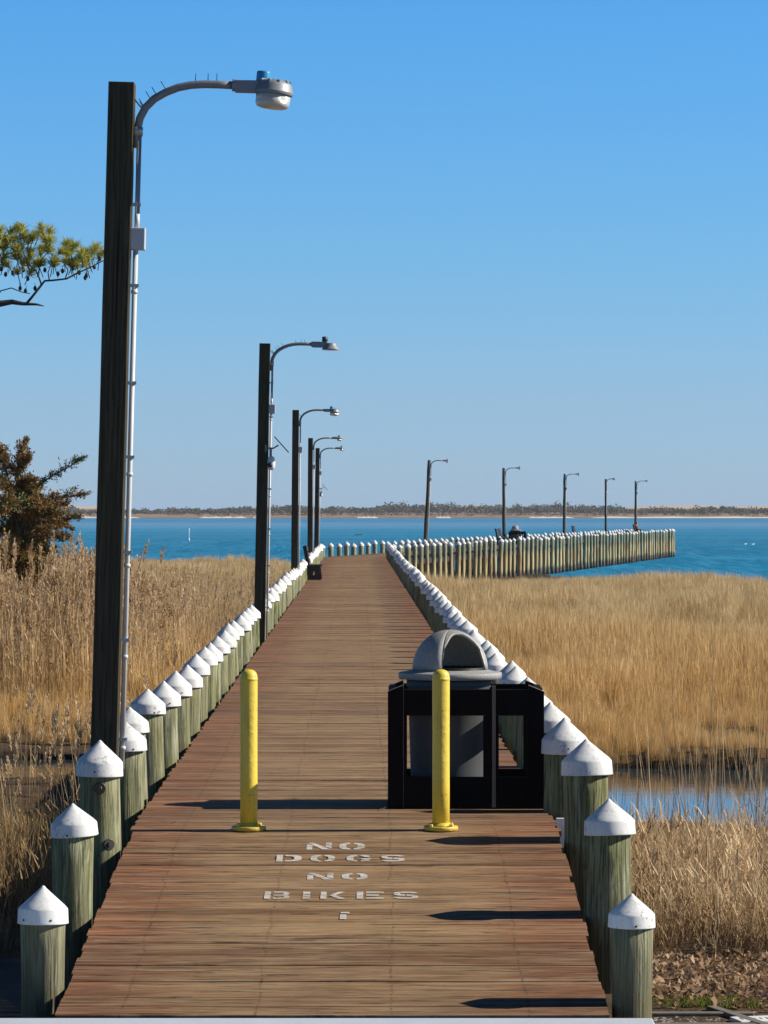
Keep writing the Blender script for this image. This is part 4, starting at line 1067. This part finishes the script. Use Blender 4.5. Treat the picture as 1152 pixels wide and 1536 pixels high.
for mb_,nm,mt in ((wood,'trunk',M['bark']),(fol,'crown',M['cedar']),(folg,'green_crown',M['cedar_green'])):
    o=mb_.build(nm,mt,tree); o.matrix_parent_inverse=inv
# small bare shrub right of the cedar
sh=empty('bare_shrub',(-5.9,70,-1.6),0,'small leafless red-brown shrub between the cedar and the nearest lamp post','shrub')
iv=Matrix.Translation((-5.9,70,-1.6)).inverted(); m=MB(); f=MB()
def twig(p,d,l,r,k):
    q=p+d*l; m.tube([p,q],[r,r*.6],5)
    if k==0:
        for _ in range(7):
            c=q+Vector((rc.gauss(0,.05),rc.gauss(0,.05),rc.gauss(0,.05))); a=Vector((rc.gauss(0,1),rc.gauss(0,1),rc.gauss(0,1))).normalized()*.03; b=a.cross(Vector((1,.3,.2))).normalized()*.015
            f.add([c-a,c+b,c+a,c-b],[(0,1,2,3)])
        return
    for _ in range(3): twig(q,(d+Vector((rc.gauss(.05,.45),rc.gauss(0,.4),rc.gauss(.05,.3)))).normalized(),l*.72,r*.6,k-1)
for b in range(5): twig(Vector((-5.9+rc.uniform(-.3,.4),70+rc.uniform(-.3,.3),-1.7)),Vector((rc.gauss(.05,.25),rc.gauss(0,.2),1)).normalized(),.95,.02,4)
for mb_,nm,mt in ((m,'stem',M['bark']),(f,'dead_leaves',M['cedar'])):
    o=mb_.build(nm,mt,sh); o.matrix_parent_inverse=iv

# ------------------------------------------------------------------ pine branch at upper left
PY=46.; PT=(-6.3,PY,-1.5)
pine=empty('pine_tree',PT,0,'pine tree whose yellow-green branch reaches in at the upper left edge','tree'); iv=Matrix.Translation(PT).inverted()
def QX(px,py,dy=0): return Vector(((px-576)/5325*PY, PY+dy, 2.1-(py-768)/5325*PY))
tr=MB(); tr.tube([(-6.3,PY,-1.7),(-6.25,PY,2),(-6.35,PY,5),(-6.3,PY,8)],[.17,.14,.11,.05],14); o=tr.build('trunk',M['bark_dark'],pine); o.matrix_parent_inverse=iv
br=MB(); nd=MB(); cn=MB()
def poly(pts,r0,r1):
    n_=len(pts); br.tube([QX(*p)+Vector((0,rc.uniform(-.01,.01),rc.uniform(-.006,.006))) for p in pts],[r0+(r1-r0)*i/(n_-1) for i in range(n_)],8)
poly([(-150,470),(-60,462),(0,456),(18,453),(34,456),(55,456),(66,459)],.06,.006)
poly([(40,455),(48,446),(56,436),(62,427,.05),(66,420,.1),(78,420,.1),(98,417,.15),(112,409,.15),(126,403,.2),(138,397,.2),(150,390,.2),(156,388,.2)],.018,.006)
poly([(62,427),(60,418,-.1),(56,408,-.15),(50,402,-.2),(42,398,-.2)],.012,.005)
poly([(74,420),(72,408,0),(76,398,0),(70,388,0)],.009,.004)
poly([(98,417),(100,404,.2),(94,394,.2),(100,384,.2)],.009,.004)
poly([(-10,452),(0,436,.1),(16,431,.1),(30,437,.1),(44,440,.1)],.01,.005)
poly([(-20,455),(-10,425,-.2),(4,405,-.2),(10,390,-.2)],.012,.005)
for px in (-40,-70,-100): poly([(px,460),(px-8,430,.1),(px+8,400,.2)],.012,.005)
CLX=[(rc.uniform(-2,150),0) for _ in range(34)]
CL=[(x_,rc.uniform(334,350)+abs(x_-40)*.1,rc.uniform(-.2,.2)) for x_ in (2,12,24,38,50,62,78,30)]+[(x_,rc.uniform(348+abs(x_-45)*.12,392)-(0 if x_<100 else -4),rc.uniform(-.25,.25)) for x_,_ in CLX]+[(22,352,0),(38,356,.2),(52,353,-.1),(64,350,.1),(74,372,-.2),(60,366,.2),(44,372,0),(28,376,.2),(10,368,-.1),(2,388,.1),(16,394,-.2),(34,392,0),(50,390,.15),(62,388,0),(8,352,.1),(26,340,.1),(56,343,.2),(70,357,0),
 (96,360,.2),(110,364,.1),(92,372,-.1),(100,376,0),(122,372,.15),(118,384,.2),(138,372,.1),(148,376,.2),(143,364,.15),(104,390,.2),(80,386,.1),(128,382,.2),(-20,360,0),(-30,380,.2),(-45,365,0),(-60,350,.2),(-70,390,.1),(-90,370,0),(0,340,-.1),(154,370,.2),(46,404,-.1),(24,402,.1)]
for cx,cy,dy in CL:
    c=QX(cx+rc.uniform(-2,2),cy+rc.uniform(3,7),dy); main=Vector((rc.gauss(.1,.4),rc.gauss(0,.4),1)).normalized()
    br.tube([c-main*.16+Vector((rc.gauss(0,.03),0,-.03)),c-main*.05,c],[.006,.006,.005],5)
    for _ in range(95):
        d=(main*1.0+Vector((rc.gauss(0,.62),rc.gauss(0,.62),rc.gauss(0,.5)))).normalized(); b=c-main*.06*rc.random(); L=rc.uniform(.10,.165)
        w=d.cross(Vector((rc.gauss(0,1),rc.gauss(0,1),rc.gauss(0,1)))).normalized()*.0036
        q=b+d*L+Vector((0,0,-.015)); h_=b+d*L*.5
        nd.add([b-w,b+w,h_+w,h_-w,q],[(0,1,2,3),(3,2,4)])
for cx,cy in ((36,405),(42,418),(30,432),(38,436),(110,402),(118,408),(128,412),(92,405),(66,404),(86,410),(140,399),(126,415),(52,432),(20,410),(0,402),(150,388),(6,410)):
    c=QX(cx,cy,rc.uniform(-.1,.2)); cn.lathe([(.004,-.035),(.02,-.02),(.024,0),(.014,.025),(.003,.035)],8,c=tuple(c)); br.tube([c,c+Vector((rc.uniform(-.04,.04),0,.07))],.003,4); o=cn.build('cone',M['bark_dark'],pine); o.matrix_parent_inverse=iv; cn=MB()
for mb_,nm,mt in ((br,'branch',M['bark_dark']),(nd,'needles',M['needle'])):
    o=mb_.build(nm,mt,pine); o.matrix_parent_inverse=iv
sc.cycles.max_bounces=6

# thin sea haze between here and the far shore
mb=MB(); mb.box(-3300,3300,-260,4700,-5.4,30.)
t=NT('haze'); t.n.remove(t.b); pv=t.node('ShaderNodeVolumePrincipled'); pv.inputs['Density'].default_value=.00007; pv.inputs['Color'].default_value=(.80,.88,.97,1)
t.L(pv.outputs[0],t.n['Material Output'].inputs['Volume'])
tag(mb.build('haze',t.m),kind='stuff')
